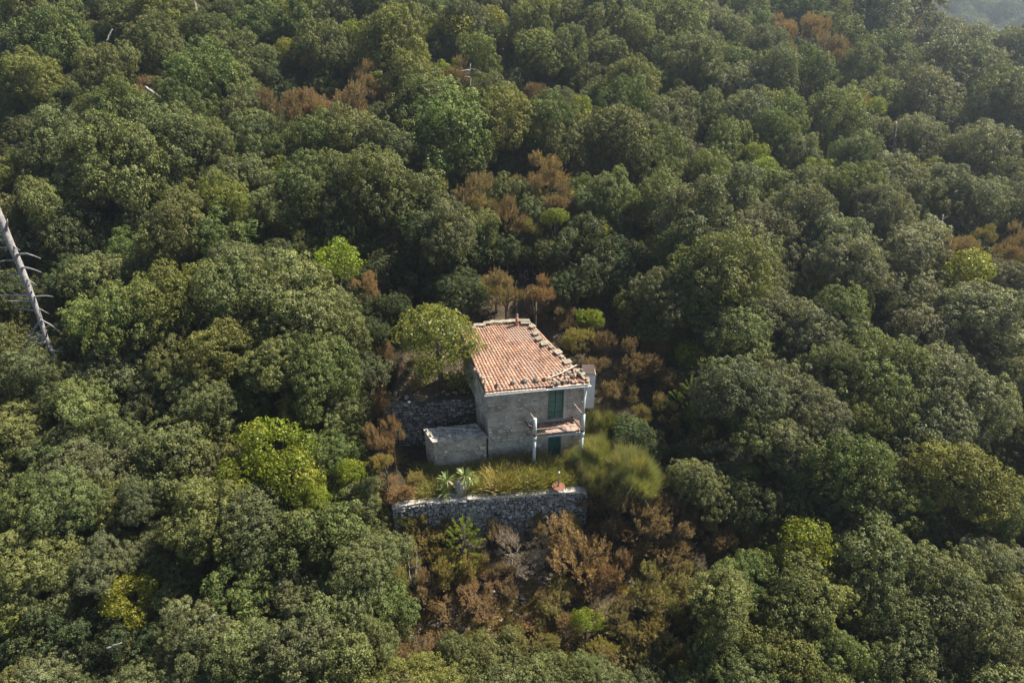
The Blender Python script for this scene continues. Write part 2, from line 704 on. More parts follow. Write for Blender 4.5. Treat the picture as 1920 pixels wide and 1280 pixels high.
def side_wall(mb, A, B, zA, zB, th=.4, sgn=1):
    A, B = np.array(A), np.array(B)
    d = (B - A) / np.linalg.norm(B - A)
    n = np.array([-d[1], d[0]]) * sgn
    b4 = [(*A, -.6), (*B, -.6), (*(B + n * th), -.6), (*(A + n * th), -.6)]
    t4 = [(*A, zA), (*B, zB), (*(B + n * th), zB), (*(A + n * th), zA)]
    mb.hexa(b4, t4)


sA = wFL - fn * TH
sB = wFR - fn * TH
side_wall(mb, sA, wBL, ZT + .1, 6.1, sgn=-1)
mb.build('left_wall', M['mortar'], house)
mb = MB()
side_wall(mb, sB, wBR, ZT + .1, 6.1, sgn=1)
mb.build('right_wall', M['mortar'], house)
mb = MB()
bd = (wBR - wBL) / np.linalg.norm(wBR - wBL)
side_wall(mb, wBL + bd * .41, wBR - bd * .41, 6.08, 6.08, sgn=-1)
mb.build('back_wall', M['mortar'], house)


def skip_front(cx, cz, hw, hh):
    for a_, b_, c_, d_ in OPEN:
        if cx + hw > a_ - .01 and cx - hw < b_ + .01 and cz + hh > c_ - .01 and cz - hh < d_ + .01:
            return True
    # stretches still covered by old render
    k = math.sin(cx * 2.3 + 1.1) + math.sin(cz * 1.7 + cx * .8 + 2.0) + .6 * math.sin(cx * 5.1 - cz * 3.3)
    return k > 1.9


lay_wall(house, wFL, wFR, 0.0, lambda s: ZT - .02, M['house_stone'], 
         .11, .24, .15, .48, .035, 250, joint=.030, skip=skip_front, depth=.14)
lay_wall(house, wBL, wFL, 2.9, lambda s: 6.0 - (6.0 - ZT) * s / np.linalg.norm(wFL - wBL), M['house_stone'], .12, .24, .16, .45, .012, 45, joint=.02, depth=.10)
# quoins on the left corner
# reveals, lintels
mb = MB()
front_piece(mb, D1b + .0, D1b + .16, 2.74, 4.66, .045, .003)
mb.build('plaster_surround', M['concrete'], house)
mb = MB()
front_piece(mb, D2a - .12, D2b + .15, 2.02, 2.2, .03, .003)
mb.build('lintel', M['concrete'], house)

# shutters (upper door): two leaves, vertical boards
half = (D1b - D1a) / 2
for k in range(2):
    s0 = D1a + .015 + k * half
    s1 = s0 + half - .03
    mb = MB()
    front_piece(mb, s0, s1, 2.76, 4.64, -.15, -.17)
    leaf = mb.build('shutter', M['green_paint'], house)
    nb = 4
    for j in range(nb):
        mb = MB()
        q0 = lerp(s0, s1, j / nb) + .004
        q1 = lerp(s0, s1, (j + 1) / nb) - .004
        o0 = -.125 - .006 * (j % 2)
        front_piece(mb, q0, q1, 2.78, 4.62, o0, -.149)
        bo = mb.build('board', M['green_paint'], house)
        bo.parent = leaf
    for zz in (3.1, 4.3):
        mb = MB()
        front_piece(mb, s0 + .02, s1 - .02, zz, zz + .05, -.105, -.124)
        bo = mb.build('hinge', M['iron'], house)
        bo.parent = leaf
# lower door: slats above, panel below
mb = MB()
front_piece(mb, D2a + .01, D2b - .01, -.3, 1.98, -.18, -.2)
door = mb.build('lower_door', M['teal_paint'], house)
door['label'] = 'teal green lower door with slatted top'
for j in range(7):
    z0 = 1.05 + j * .125
    mb = MB()
    front_piece(mb, D2a + .06, D2b - .06, z0, z0 + .07, -.12, -.178)
    bo = mb.build('slat', M['teal_paint'], house)
    bo.parent = door
for s0, s1 in ((D2a + .01, D2a + .07), (D2b - .07, D2b - .01)):
    mb = MB()
    front_piece(mb, s0, s1, -.2, 1.96, -.11, -.177)
    bo = mb.build('door_stile', M['teal_paint'], house)
    bo.parent = door
mb = MB()
front_piece(mb, D2a + .08, D2b - .08, .92, .99, -.11, -.177)
bo = mb.build('door_rail', M['teal_paint'], house)
bo.parent = door

# roof bed (corrugated underneath the cover tiles)
NC, NR = 29, 25
vs, fs = [], []
NU, NV = NC * 4, 12
for j in range(NV + 1):
    for i in range(NU + 1):
        ph = i / 4 * 2 * math.pi
        vs.append(roofP(i / NU, j / NV, .0 + .022 * math.cos(ph)))
for j in range(NV):
    for i in range(NU):
        k = j * (NU + 1) + i
        fs.append((k, k + 1, k + NU + 2, k + NU + 1))
top_n = len(vs)
mb = MB()
mb.add(vs, fs)
mb.add([roofP(u, v, -.07) for u, v in ((0, 0), (1, 0), (1, 1), (0, 1))] + [roofP(u, v, -.13) for u, v in ((0, 0), (1, 0), (1, 1), (0, 1))],
       [(0, 1, 2, 3), (7, 6, 5, 4), (0, 4, 5, 1), (1, 5, 6, 2), (2, 6, 7, 3), (3, 7, 4, 0)])
roof = mb.build('roof', M['tile_bed'], house)


TL = .27


def coppo(seg=6):
    vs, fs = [], []
    for (y, r, zz) in ((0, .096, .020), (TL, .076, 0.0)):
        for i in range(seg + 1):
            t = math.pi * i / seg
            vs.append((-r * math.cos(t), y, zz + r * .75 * math.sin(t)))
    n = seg + 1
    for i in range(seg):
        fs.append((i, i + 1, i + 1 + n, i + n))
    # end face gives the tile its thickness
    o = len(vs)
    for rad in (.096, .078):
        for i in range(seg + 1):
            t = math.pi * i / seg
            vs.append((-rad * math.cos(t), 0.0, .020 + rad * .75 * math.sin(t)))
    for i in range(seg):
        fs.append((o + i + 1, o + i, o + n + i, o + n + i + 1))
    return vs, fs


cop_v, cop_f = coppo()
cop_me = bpy.data.meshes.new('tile')
cop_me.from_pydata(cop_v, [], cop_f)
cop_me.materials.append(M['terracotta'])
cop_me.polygons.foreach_set('use_smooth', [i < 6 for i in range(len(cop_me.polygons))])
rr = random.Random(5)
tiles = []
for j in range(NR):
    for i in range(NC):
        u = (i + .5) / NC
        v = j / NR
        # broken corner near the right of the eaves: some tiles missing or tumbled
        broken = (u > .66 and v < .13 + .25 * (u - .66))
        if broken and rr.random() < .45:
            continue
        p0 = Vector(roofP(u + rr.gauss(0, .0016), v, .028))
        p1 = Vector(roofP(u + rr.gauss(0, .0016), v + 1.22 / NR, .040))
        q = Vector(roofP(u + .5 / NC, v, .028)) - Vector(roofP(u - .5 / NC, v, .028))
        wsc = q.length / .185
        yv = (p1 - p0)
        xv = q.normalized()
        if broken:
            yv = Matrix.Rotation(rr.uniform(-.8, .8), 3, 'Z') @ yv
            p0 += Vector((0, 0, rr.uniform(0, .05)))
        zv = xv.cross(yv).normalized()
        xv = yv.normalized().cross(zv)
        yv = yv / TL
        mw = Matrix((( xv.x * wsc, yv.x, zv.x, p0.x), (xv.y * wsc, yv.y, zv.y, p0.y), (xv.z * wsc, yv.z, zv.z, p0.z), (0, 0, 0, 1)))
        tiles.append(mw)
hinv = house.matrix_basis.inverted()
for mw in tiles[:298]:
    o = bpy.data.objects.new('tile', cop_me)
    COL.objects.link(o)
    o.parent = roof
    o.matrix_basis = hinv @ mw
mb = MB()
for mw in tiles[298:]:
    mb.add([mw @ Vector(p) for p in cop_v], cop_f)
o = mb.build('upper_tiles', M['terracotta'], house, True)
o.parent = roof
o['kind'] = 'stuff'


def flat_stone(c, lx, ly, h, rotz, tilt=(0, 0), seed=0, sides=7):
    r = random.Random(seed)
    mb = MB()
    m = Euler((tilt[0], tilt[1], rotz)).to_matrix()
    b, t = [], []
    cut = r.uniform(.12, .3)
    cor = []
    for sx, sy in ((1, 1), (-1, 1), (-1, -1), (1, -1)):
        jx, jy = sx * r.uniform(.86, 1.06), sy * r.uniform(.86, 1.06)
        two = [(jx, jy * (1 - cut)), (jx * (1 - cut), jy)]
        cor += two if sx * sy > 0 else two[::-1]
    sides = len(cor)
    for x, y in cor:
        x, y = x * lx / 2, y * ly / 2
        b.append(Vector(c) + m @ Vector((x, y, -h / 2)))
        t.append(Vector(c) + m @ Vector((x * .96, y * .96, h / 2 + r.uniform(-.12, .12) * h)))
    n = sides
    mb.add(b + t, [tuple(reversed(range(n))), tuple(range(n, 2 * n))] + [(i, (i + 1) % n, n + (i + 1) % n, n + i) for i in range(n)])
    return mb


roofpitch = math.atan2(ZR - ZE, 4.6)
rv = math.atan2((BR - FR)[1], (BR - FR)[0]) - math.pi / 2


def roof_at(px, py, dz=0.0):
    """the roof point seen at a pixel"""
    d = ray(px, py)
    n = np.cross(FR - FL, BL - FL)
    t = ((FL - CAM) @ n) / (d @ n)
    p = CAM + d * t
    return p + np.array([0, 0, dz])


for i, (px, py, lx, ly) in enumerate(((998, 614, .50, .40), (1004, 627, .50, .44), (1010, 637, .52, .40), (1021, 646, .62, .46), (1034, 653, .34, .3), (1046, 662, .58, .52), (1064, 681, .62, .46), (1054, 671, .3, .3), (1084, 697, .46, .34), (1092, 704, .50, .28), (1101, 712, .34, .2))):
    flat_stone(roof_at(px, py, .11), lx * .78, ly * .72, .035, rv + rr.uniform(-.25, .25), (roofpitch * .9, rr.uniform(-.05, .12)), 30 + i).build('verge_slab', M['slab'], house).parent = roof
for i, (px, py, lx) in enumerate(((885, 617, .5), (899, 612, .75), (915, 608, .6), (931, 606, .8), (949, 605, .65), (962, 604, .6), (982, 603.5, .75), (985, 608, .6), (870, 621, .5))):
    flat_stone(roof_at(px, py, .12), lx * .95, .24, .035, .03 + rr.uniform(-.12, .12), (roofpitch * .6, rr.uniform(-.05, .05)), 60 + i).build('ridge_slab', M['slab'], house).parent = roof
mb = MB()
cp = Vector(roof_at(969, 609))
mb.tube([cp - Vector((0, 0, .1)), cp + Vector((0, 0, .62))], [.085, .08], 12)
ch = mb.build('chimney_pipe', M['clay_pipe'], house, True)
mb = MB()
mb.tube([cp + Vector((0, 0, .62)), cp + Vector((0, 0, .66)), cp + Vector((0, 0, .70))], [.1, .1, .05], 10)
mb.tube([cp + Vector((0, 0, .70)), cp + Vector((0, 0, .95))], .022, 6)
mb.build('chimney_cap', M['dark_metal'], house).parent = ch

# eaves: cream mortar line, half round gutter, downpipe
mb = MB()
for i in range(14):
    u0, u1 = i / 14, (i + 1) / 14
    if i in (8,):
        continue
    a0, a1 = Vector(roofP(u0, -.004)), Vector(roofP(u1, -.004))
    dz0 = rr.uniform(-.012, .012)
    mb.box((a0 + a1) / 2 + Vector((0, -.02, -.01 + dz0)), ((a1 - a0).length * .995, .10, .055), Matrix.Rotation(math.atan2(fd[1], fd[0]), 3, 'Z'))
mb.build('eaves_mortar', M['cream'], house)
vs, fs = [], []
gs = 7
G0 = FL[:2] - fd * .06
G1 = FR[:2] + fd * .10
nseg = 12
for j in range(nseg + 1):
    p = lerp(G0, G1, j / nseg) + fn * .085
    zz = ZE - .075 + .02 * math.sin(3.1 * j / nseg) - .03 * j / nseg
    for layer in (.075, .063):
        for i in range(gs + 1):
            t = math.pi * i / gs
            q = p + fn * (-layer * math.cos(t))
            vs.append((q[0], q[1], zz - layer * math.sin(t)))
n2 = 2 * (gs + 1)
for j in range(nseg):
    for i in range(gs):
        a_ = j * n2 + i
        fs.append((a_, a_ + 1, a_ + 1 + n2, a_ + n2))
        b_ = a_ + gs + 1
        fs.append((b_ + n2, b_ + 1 + n2, b_ + 1, b_))
    for e_ in (0, gs):
        a_ = j * n2 + e_
        b_ = a_ + gs + 1
        fs.append((a_, b_, b_ + n2, a_ + n2))
mb = MB()
mb.add(vs, fs)
mb.build('gutter', M['gutter'], house, True)

# balcony: two pale cement posts, arms, rails, broken slabs
bal_o = .93
s1 = px_s(1002, 890, 0) if False else None


def post_xy(px, y_w):
    p = Uy(px, 0, y_w)
    return p


def wall_point_out(px, py, z):
    return Uz(px, py, z)


P1t = Uz(1003, 785, 3.72)
P2t = Uz(1094, 777, 3.72)
posts = []
for (pt, ztop) in ((P1t, 3.72), (P2t, 3.72)):
    mb = MB()
    mb.tube([(pt[0], pt[1], 2.62), (pt[0], pt[1], 3.15), (pt[0], pt[1], ztop)], [.105, .103, .10], 14)
    mb.tube([(pt[0], pt[1], -.3), (pt[0], pt[1], 1.2), (pt[0], pt[1], 2.60)], [.088, .086, .084], 14)
    mb.tube([(pt[0], pt[1], 2.30), (pt[0], pt[1], 2.615)], [.112, .112], 14)
    posts.append(mb.build('balcony_post', M['pipe'], house, True))
    # clamp and arms to the wall
    w0 = wFL + fd * float((pt[:2] - wFL) @ fd) - fd * .02
    for k, (zz, r_, mt) in enumerate(((3.70, .022, 'rod'), (2.72, .045, 'iron'), (3.2, .014, 'rod'))):
        mb = MB()
        wq = w0 - fd * (.28 if k != 2 else .05)
        if k == 2:
            mb.tube([(pt[0], pt[1], zz), (pt[0] - .32, pt[1] + .1, zz + .05)], r_, 6)
        else:
            mb.tube([(pt[0], pt[1], zz), (wq[0], wq[1], zz + .06)], r_, 6)
        mb.build('wall_arm', M[mt], house)
    mb = MB()
    mb.tube([(pt[0], pt[1], 2.66), (pt[0], pt[1], 2.76)], .118, 14)
    mb.build('clamp', M['iron'], house)
for zz, r_, mt, f0, f1 in ((3.04, .017, 'rod', 0, 1), (2.66, .02, 'iron', 0, 1), (2.72, .012, 'rod', 0, .75)):
    mb = MB()
    mb.tube([lerp(Vector((*P1t[:2], zz)), Vector((*P2t[:2], zz + .02)), f0), lerp(Vector((*P1t[:2], zz)), Vector((*P2t[:2], zz + .02)), f1)], r_, 6)
    mb.build('rail', M[mt], house)
# downpipe from the gutter end to the right post
gp = lerp(G0, G1, .955) + fn * .09
mb = MB()
mb.tube([(gp[0], gp[1], ZE - .12), (gp[0], gp[1], ZE - .24), (lerp(gp[0], P2t[0], .5), lerp(gp[1], P2t[1], .35), 4.35), (P2t[0], P2t[1], 3.75)], [.055, .05, .05, .055], 10)
mb.build('downpipe', M['pipe'], house, True)
mb = MB()
mb.tube([(gp[0], gp[1], ZE - .18), (gp[0], gp[1], ZE - .26)], .075, 10)
mb.build('downpipe_collar', M['gutter'], house, True)
# broken balcony floor: the left part fell away
sP1 = float((P1t[:2] - wFL) @ fd)
sP2 = float((P2t[:2] - wFL) @ fd)
oP = float((P1t[:2] - wFL) @ fn)
mb = MB()
for (sa, sb, oa, ob) in ((sP1 + .75, sP2 + .05, 0.002, oP * .92), (sP1 - .05, sP1 + .75, .002, oP * .38)):
    front_piece(mb, sa, sb, 2.46, 2.58, ob, oa)
mb.build('balcony_floor', M['tile_bed'], house)
mb = MB()
front_piece(mb, sP1 + .7, sP2 + .05, 2.40, 2.52, oP * .98, oP * .92 + .003)
mb.build('balcony_edge', M['pipe'], house)
for i in range(6):
    s_ = sP1 + .85 + i * .27
    c = wp(s_, 2.66 + .03 * (i % 2), oP * .78 + rr.uniform(-.05, .05))
    flat_stone(c, .40, .52, .055, rr.uniform(-.5, .5), (rr.uniform(-.1, .15), rr.uniform(-.25, .1)), 90 + i, 5).build('broken_slab', M['pink_slab'], house)
mb = MB()
for i in range(60):
    s_ = rr.uniform(sP1 + .1, sP2)
    oo = rr.uniform(.05, oP * .36 if s_ < sP1 + .7 else oP * .8)
    v, f = RKV[i % 8]
    q = rr.uniform(.06, .16)
    c = Vector(wp(s_, 2.58 + q * .3, oo))
    mb.add([c + Vector((p[0] * q, p[1] * q, p[2] * q * .7)) for p in v], f)
mb.build('rubble', M['pink_slab'], house)['kind'] = 'stuff'


# rocks weighing the tiles down (each lies on the roof: a thing of its own)
ORD = ['first', 'second', 'third', 'fourth', 'fifth', 'sixth', 'seventh', 'eighth', 'ninth', 'tenth', 'eleventh', 'twelfth', 'thirteenth', 'fourteenth', 'fifteenth', 'sixteenth', 'seventeenth', 'eighteenth']
rocks = [(890, 697, .22), (897, 703, .20), (904, 713, .27), (908, 724, .2), (931, 727, .32), (963, 721, .36), (984, 718, .34), (1005, 717, .34), (1021, 715, .26)]
for i, (px, py, s_) in enumerate(rocks):
    me = variant_mesh('rock', i % 8, M['roof_rock'])
    o = link('roof_rock', me, None, tuple(roof_at(px, py, .15)), (rr.uniform(0, 3), rr.uniform(0, 3), rr.uniform(0, 6)), (s_ * 1.25, s_, s_ * .8))
    tag(o, f'mossy rock holding down the eaves tiles, {ORD[i]} in the row from the left verge', 'rock', 'rocks weighing down the roof tiles')
jumble = [(1037, 721, .22), (1050, 716, .28), (1046, 722, .3), (1060, 712, .2), (1068, 717, .18), (1076, 710, .40), (1066, 704, .2), (1086, 704, .28), (1090, 698, .22), (1058, 720, .22)]
for i, (px, py, s_) in enumerate(jumble):
    me = variant_mesh('rock', (i + 3) % 8, M['roof_rock'] if i % 3 else M['slab'])
    o = link('roof_rock', me, None, tuple(roof_at(px, py, .14)), (rr.uniform(0, 3), rr.uniform(0, 3), rr.uniform(0, 6)), (s_ * 1.2, s_, s_ * .7))
    px_order = sorted(range(len(jumble)), key=lambda k: jumble[k][0])
    tag(o, f'rock among the broken tiles at the lower right roof corner, {ORD[px_order.index(i)]} from the left', 'rock', 'rocks in the broken corner of the roof')
mb = MB()
mb.tube([roof_at(1026, 714, .16), roof_at(1050, 706, .2), roof_at(1081, 690, .2)], [.03, .035, .032], 7)
pl = mb.build('fallen_pole', M['plank'], None)
tag(pl, 'thin bleached pole lying slantwise across the lower right of the tiles', 'pole')

# ------------------------------------------------------------------ low wing on the left of the house
wing = empty('low_wing', tuple(Uz(850, 830, 0)))
tag(wing, 'low rough stone outbuilding with flat concrete slab roof against the house corner', 'outbuilding')
ZW = 2.12
A0 = Uz(793, 804, ZW)[:2]
A1 = Uz(811, 829, ZW)[:2]
A2 = wFL + fn * .10 - fd * .03
A2b = wBL * .35 + wFL * .65 - fd * .12
A0 = np.array(A0)
A1 = np.array(A1)
back_dir = A0 - A1
A3 = A2 + back_dir * 1.0 + np.array([-.05, 0])
mb = MB()
sl = [A1, A2, A3, A0]
mb.hexa([(*p, ZW - .13) for p in sl], [(*p, ZW) for p in sl])
mb.build('roof_slab', M['wing_slab'], wing)
cen = sum(sl) / 4
inn = [cen + (p - cen) * .955 for p in sl]
mb = MB()
mb.hexa([(*p, -.5) for p in inn], [(*p, ZW - .132) for p in inn])
mb.build('wall_core', M['mortar'], wing)
lay_wall(wing, inn[0], inn[1], 0.0, lambda s: ZW - .14, M['house_stone'], .11, .24, .14, .44, .05, 90, joint=.035, depth=.14)
lay_wall(wing, inn[3], inn[0], 0.0, lambda s: ZW - .14, M['house_stone'], .12, .22, .14, .40, .03, 40, joint=.02, depth=.14)
mb = MB()
for t in (.28, .55):
    a_ = lerp(A0, A3, t * .3) + (A1 - A0) * t * .3
    b_ = lerp(A0, A3, .9) + (A1 - A0) * t
    mb.tube([(*a_, ZW + .04), (*b_, ZW + .05)], .02, 6)
for k, (px, py, s_) in enumerate(((843, 817, .26), (800, 806, .2), (871, 806, .2), (888, 812, .22), (835, 803, .2), (815, 809, .16))):
    me = variant_mesh('rock', k, M['rubble'])
    p = Uz(px, py, ZW + s_ * .3)
    o = link('loose_stone', me, None, tuple(p), (k, .3, k * 2), (s_, s_ * .8, s_ * .7))
    tag(o, ['grey stone in the middle of the outbuilding slab, nearer its front edge', 'small pale stone at the left back corner of the outbuilding slab', 'small stone at the back of the outbuilding slab towards the house', 'stone on the outbuilding slab beside the house corner', 'small stone along the back edge of the outbuilding slab', 'smallest stone near the sunlit left end of the outbuilding slab'][k], 'stone', 'stones on the outbuilding slab')
db = MB()
for i in range(110):
    u_, v_ = rr.uniform(.06, .96), rr.uniform(.05, .95) ** .7
    q = rr.uniform(.03, .13)
    c = lerp(lerp(A1, A2, u_), lerp(A0, A3, u_), v_)
    v, f = RKV[i % 8]
    db.add([Vector((c[0], c[1], ZW + q * .2)) + Vector((p[0] * q, p[1] * q, p[2] * q * .6)) for p in v], f)
db.build('debris', M['shaded_rubble'], wing)['kind'] = 'stuff'
mb2 = MB()
pa, pb = Uz(820, 801, ZW + .06), Uz(898, 806, ZW + .06)
mb2.tube([pa, pb], .025, 6)
tag(mb2.build('fallen_rod', M['plank'], None), 'long pale rod lying along the outbuilding slab', 'rod')

# ------------------------------------------------------------------ terrace wall behind the wing
tw = empty('terrace_wall', (-4.5, 31.4, 0))
tag(tw, 'shaded dry stone terrace wall behind the low outbuilding, left of the house', 'wall')
TA, TB = np.array([-7.2, 31.0]), np.array([-1.75, 31.45])
d_ = (TB - TA) / np.linalg.norm(TB - TA)
n_ = np.array([d_[1], -d_[0]])
mb = MB()
q4 = [TA - n_ * .05, TB - n_ * .05, TB - n_ * .7, TA - n_ * .7]
mb.hexa([(*p, -.5) for p in q4], [(*q4[0], 2.95), (*q4[1], 3.2), (*q4[2], 3.2), (*q4[3], 2.95)])
mb.build('fill', M['earth_fill'], tw)
lay_wall(tw, TA, TB, 0, lambda s: 3.0 + .2 * math.sin(s * 2) + .15 * math.sin(s * 5.3), M['shaded_rubble'], .08, .22, .10, .34, .07, 220, joint=.012, depth=.22, rough=1.4)
mb = MB()
for i in range(90):
    q = rr.uniform(.10, .30)
    c = lerp(TA, TB, rr.random()) - n_ * rr.uniform(0, 1.1)
    v, f = RKV[i % 8]
    mb.add([Vector((*c, 3.12 + q * .3)) + Vector((p[0] * q, p[1] * q, p[2] * q * .7)) for p in v], f)
mb.build('loose_top_stones', M['roof_rock'], tw)['kind'] = 'stuff'

# ------------------------------------------------------------------ front retaining wall
rw = empty('retaining_wall', (float(WALLP[3][0]), float(WALLP[3][1]), -2.5))
tag(rw, 'long dry stone retaining wall with pale capping below the grassy terrace', 'wall')
quota = [28, 34, 38, 42, 38, 44]
for k in range(len(WALLP) - 1):
    a_, b_ = WALLP[k], WALLP[k + 1]
    dd = (b_ - a_) / np.linalg.norm(b_ - a_)
    nn = np.array([dd[1], -dd[0]])
    mb = MB()
    q4 = [a_ - nn * .06, b_ - nn * .06, b_ - nn * .55, a_ - nn * .55]
    mb.hexa([(*p, -4.2) for p in q4], [(*p, -.02) for p in q4])
    mb.build('fill', M['earth_fill'], rw)
    zb = -2.2 if k < 2 else -3.4
    lay_wall(rw, a_, b_, zb, lambda s: .02, M['rubble'], .07, .19, .09, .34, .07, quota[k] + 8, joint=.012, depth=.24, rough=1.4)
    # capping
    L = np.linalg.norm(b_ - a_)
    s_ = 0
    while s_ < L - .05:
        wd = min(rr.uniform(.28, .55), L - s_)
        c = a_ + dd * (s_ + wd / 2) - nn * (.19 + rr.uniform(-.04, .04))
        flat_stone((c[0], c[1], .03 + rr.uniform(-.02, .035)), wd * 1.12, .44 + rr.uniform(-.12, .10), .10, math.atan2(dd[1], dd[0]) + rr.uniform(-.08, .08), (rr.uniform(-.04, .04), 0), int(k * 100 + s_ * 10), 5 + int(s_ * 7) % 3).build('cap_stone', M['cap'], rw)
        s_ += wd
# right return of the wall
a_ = WALLP[-1]
b_ = a_ + np.array([.5, 1.8])
dd = (b_ - a_) / np.linalg.norm(b_ - a_)
nn = np.array([dd[1], -dd[0]])
mb = MB()
q4 = [a_ - nn * .06, b_ - nn * .06, b_ - nn * .55, a_ - nn * .55]
mb.hexa([(*p, -3.6) for p in q4], [(*p, -.03) for p in q4])
mb.build('fill', M['earth_fill'], rw)
lay_wall(rw, a_, b_, -3.0, lambda s: .02, M['rubble'], .12, .24, .14, .36, .05, 30, joint=.02, depth=.24, rough=.9)

# ------------------------------------------------------------------ small shed on the right
shed = empty('small_shed', (4.4, 32.6, 1.5))
tag(shed, 'narrow shed with pale bluish front panel tucked behind the right house corner', 'shed')
sx0, sx1 = 4.0, float(Uz(1118, 705, 4.2)[0])
sy0, sy1 = 32.2, 32.75
mb = MB()
mb.box(((sx0 + sx1) / 2, sy0 - .02, 3.05), (sx1 - sx0, .04, 2.3))
mb.build('front_panel', M['blue_panel'], shed)
mb = MB()
for xx in (sx0 + .03, sx1 - .03):
    mb.box((xx, (sy0 + sy1) / 2 + .02, 3.05), (.06, sy1 - sy0, 2.26))
mb.box(((sx0 + sx1) / 2, sy1 + .05, 3.05), (sx1 - sx0, .05, 2.26))
mb.build('side_walls', M['concrete'], shed)
mb = MB()
b4 = [(sx0 - .05, sy0 - .10, 4.24), (sx1 - .05, sy0 - .10, 4.22), (sx1 - .05, sy1 + .15, 4.34), (sx0 - .05, sy1 + .15, 4.36)]
mb.hexa(b4, [(p[0], p[1], p[2] + .05) for p in b4])
mb.build('sheet_roof', M['shed_roof'], shed)

# ------------------------------------------------------------------ rusty table with pole, yucca
tp = Uz(1047, 911, .52)
tb = empty('garden_table', (tp[0], tp[1], 0))
tag(tb, 'small rusty round iron table on the terrace above the retaining wall', 'table')
mb = MB()
mb.tube([(tp[0], tp[1], .49), (tp[0], tp[1], .52), (tp[0], tp[1], .535)], [.33, .35, .34], 20)
mb.build('tabletop', M['rust'], tb)
for k in range(3):
    a_ = k * 2.1 + .4
    mb = MB()
    mb.tube([(tp[0] + .26 * math.cos(a_), tp[1] + .26 * math.sin(a_), .49), (tp[0] + .33 * math.cos(a_), tp[1] + .33 * math.sin(a_), -.05)], .018, 6)
    mb.build('leg', M['rust'], tb)
lp = empty('garden_lamp', (tp[0], tp[1], .5355))
tag(lp, 'thin dark pole lamp with white tip standing through the rusty table', 'lamp')
mb = MB()
mb.tube([(tp[0], tp[1], .537), (tp[0], tp[1], 1.35)], .022, 7)
mb.tube([(tp[0], tp[1], .537), (tp[0], tp[1], .60)], [.09, .04], 8)
mb.tube([(tp[0], tp[1], .88), (tp[0], tp[1], .95)], [.05, .05], 8)
mb.build('pole', M['iron'], lp)
mb = MB()
mb.tube([(tp[0], tp[1], 1.35), (tp[0], tp[1], 1.43), (tp[0], tp[1], 1.50)], [.03, .055, .03], 10)
mb.build('lamp_head', M['gutter'], lp, True)


# ------------------------------------------------------------------ leaf clouds
def unit(v):
    return v / np.maximum(np.linalg.norm(v, axis=-1, keepdims=True), 1e-9)


def leaf_quads(P, D, Nn, L, W, fold=.18, tipf=.55):
    """diamond leaves: P base points, D directions, Nn face normals"""
    S = unit(np.cross(D, Nn))
    Nn = unit(np.cross(S, D))
    L = L[:, None]
    W = W[:, None]
    v0 = P
    v1 = P + D * L * tipf * .8 + S * W * .5 + Nn * W * fold
    v2 = P + D * L
    v3 = P + D * L * tipf * .8 - S * W * .5 + Nn * W * fold
    V = np.stack([v0, v1, v2, v3], 1).reshape(-1, 3)
    Q = np.arange(len(V)).reshape(-1, 4)
    return V, Q


def rdir(r, n):
    return unit(r.normal(size=(n, 3)))


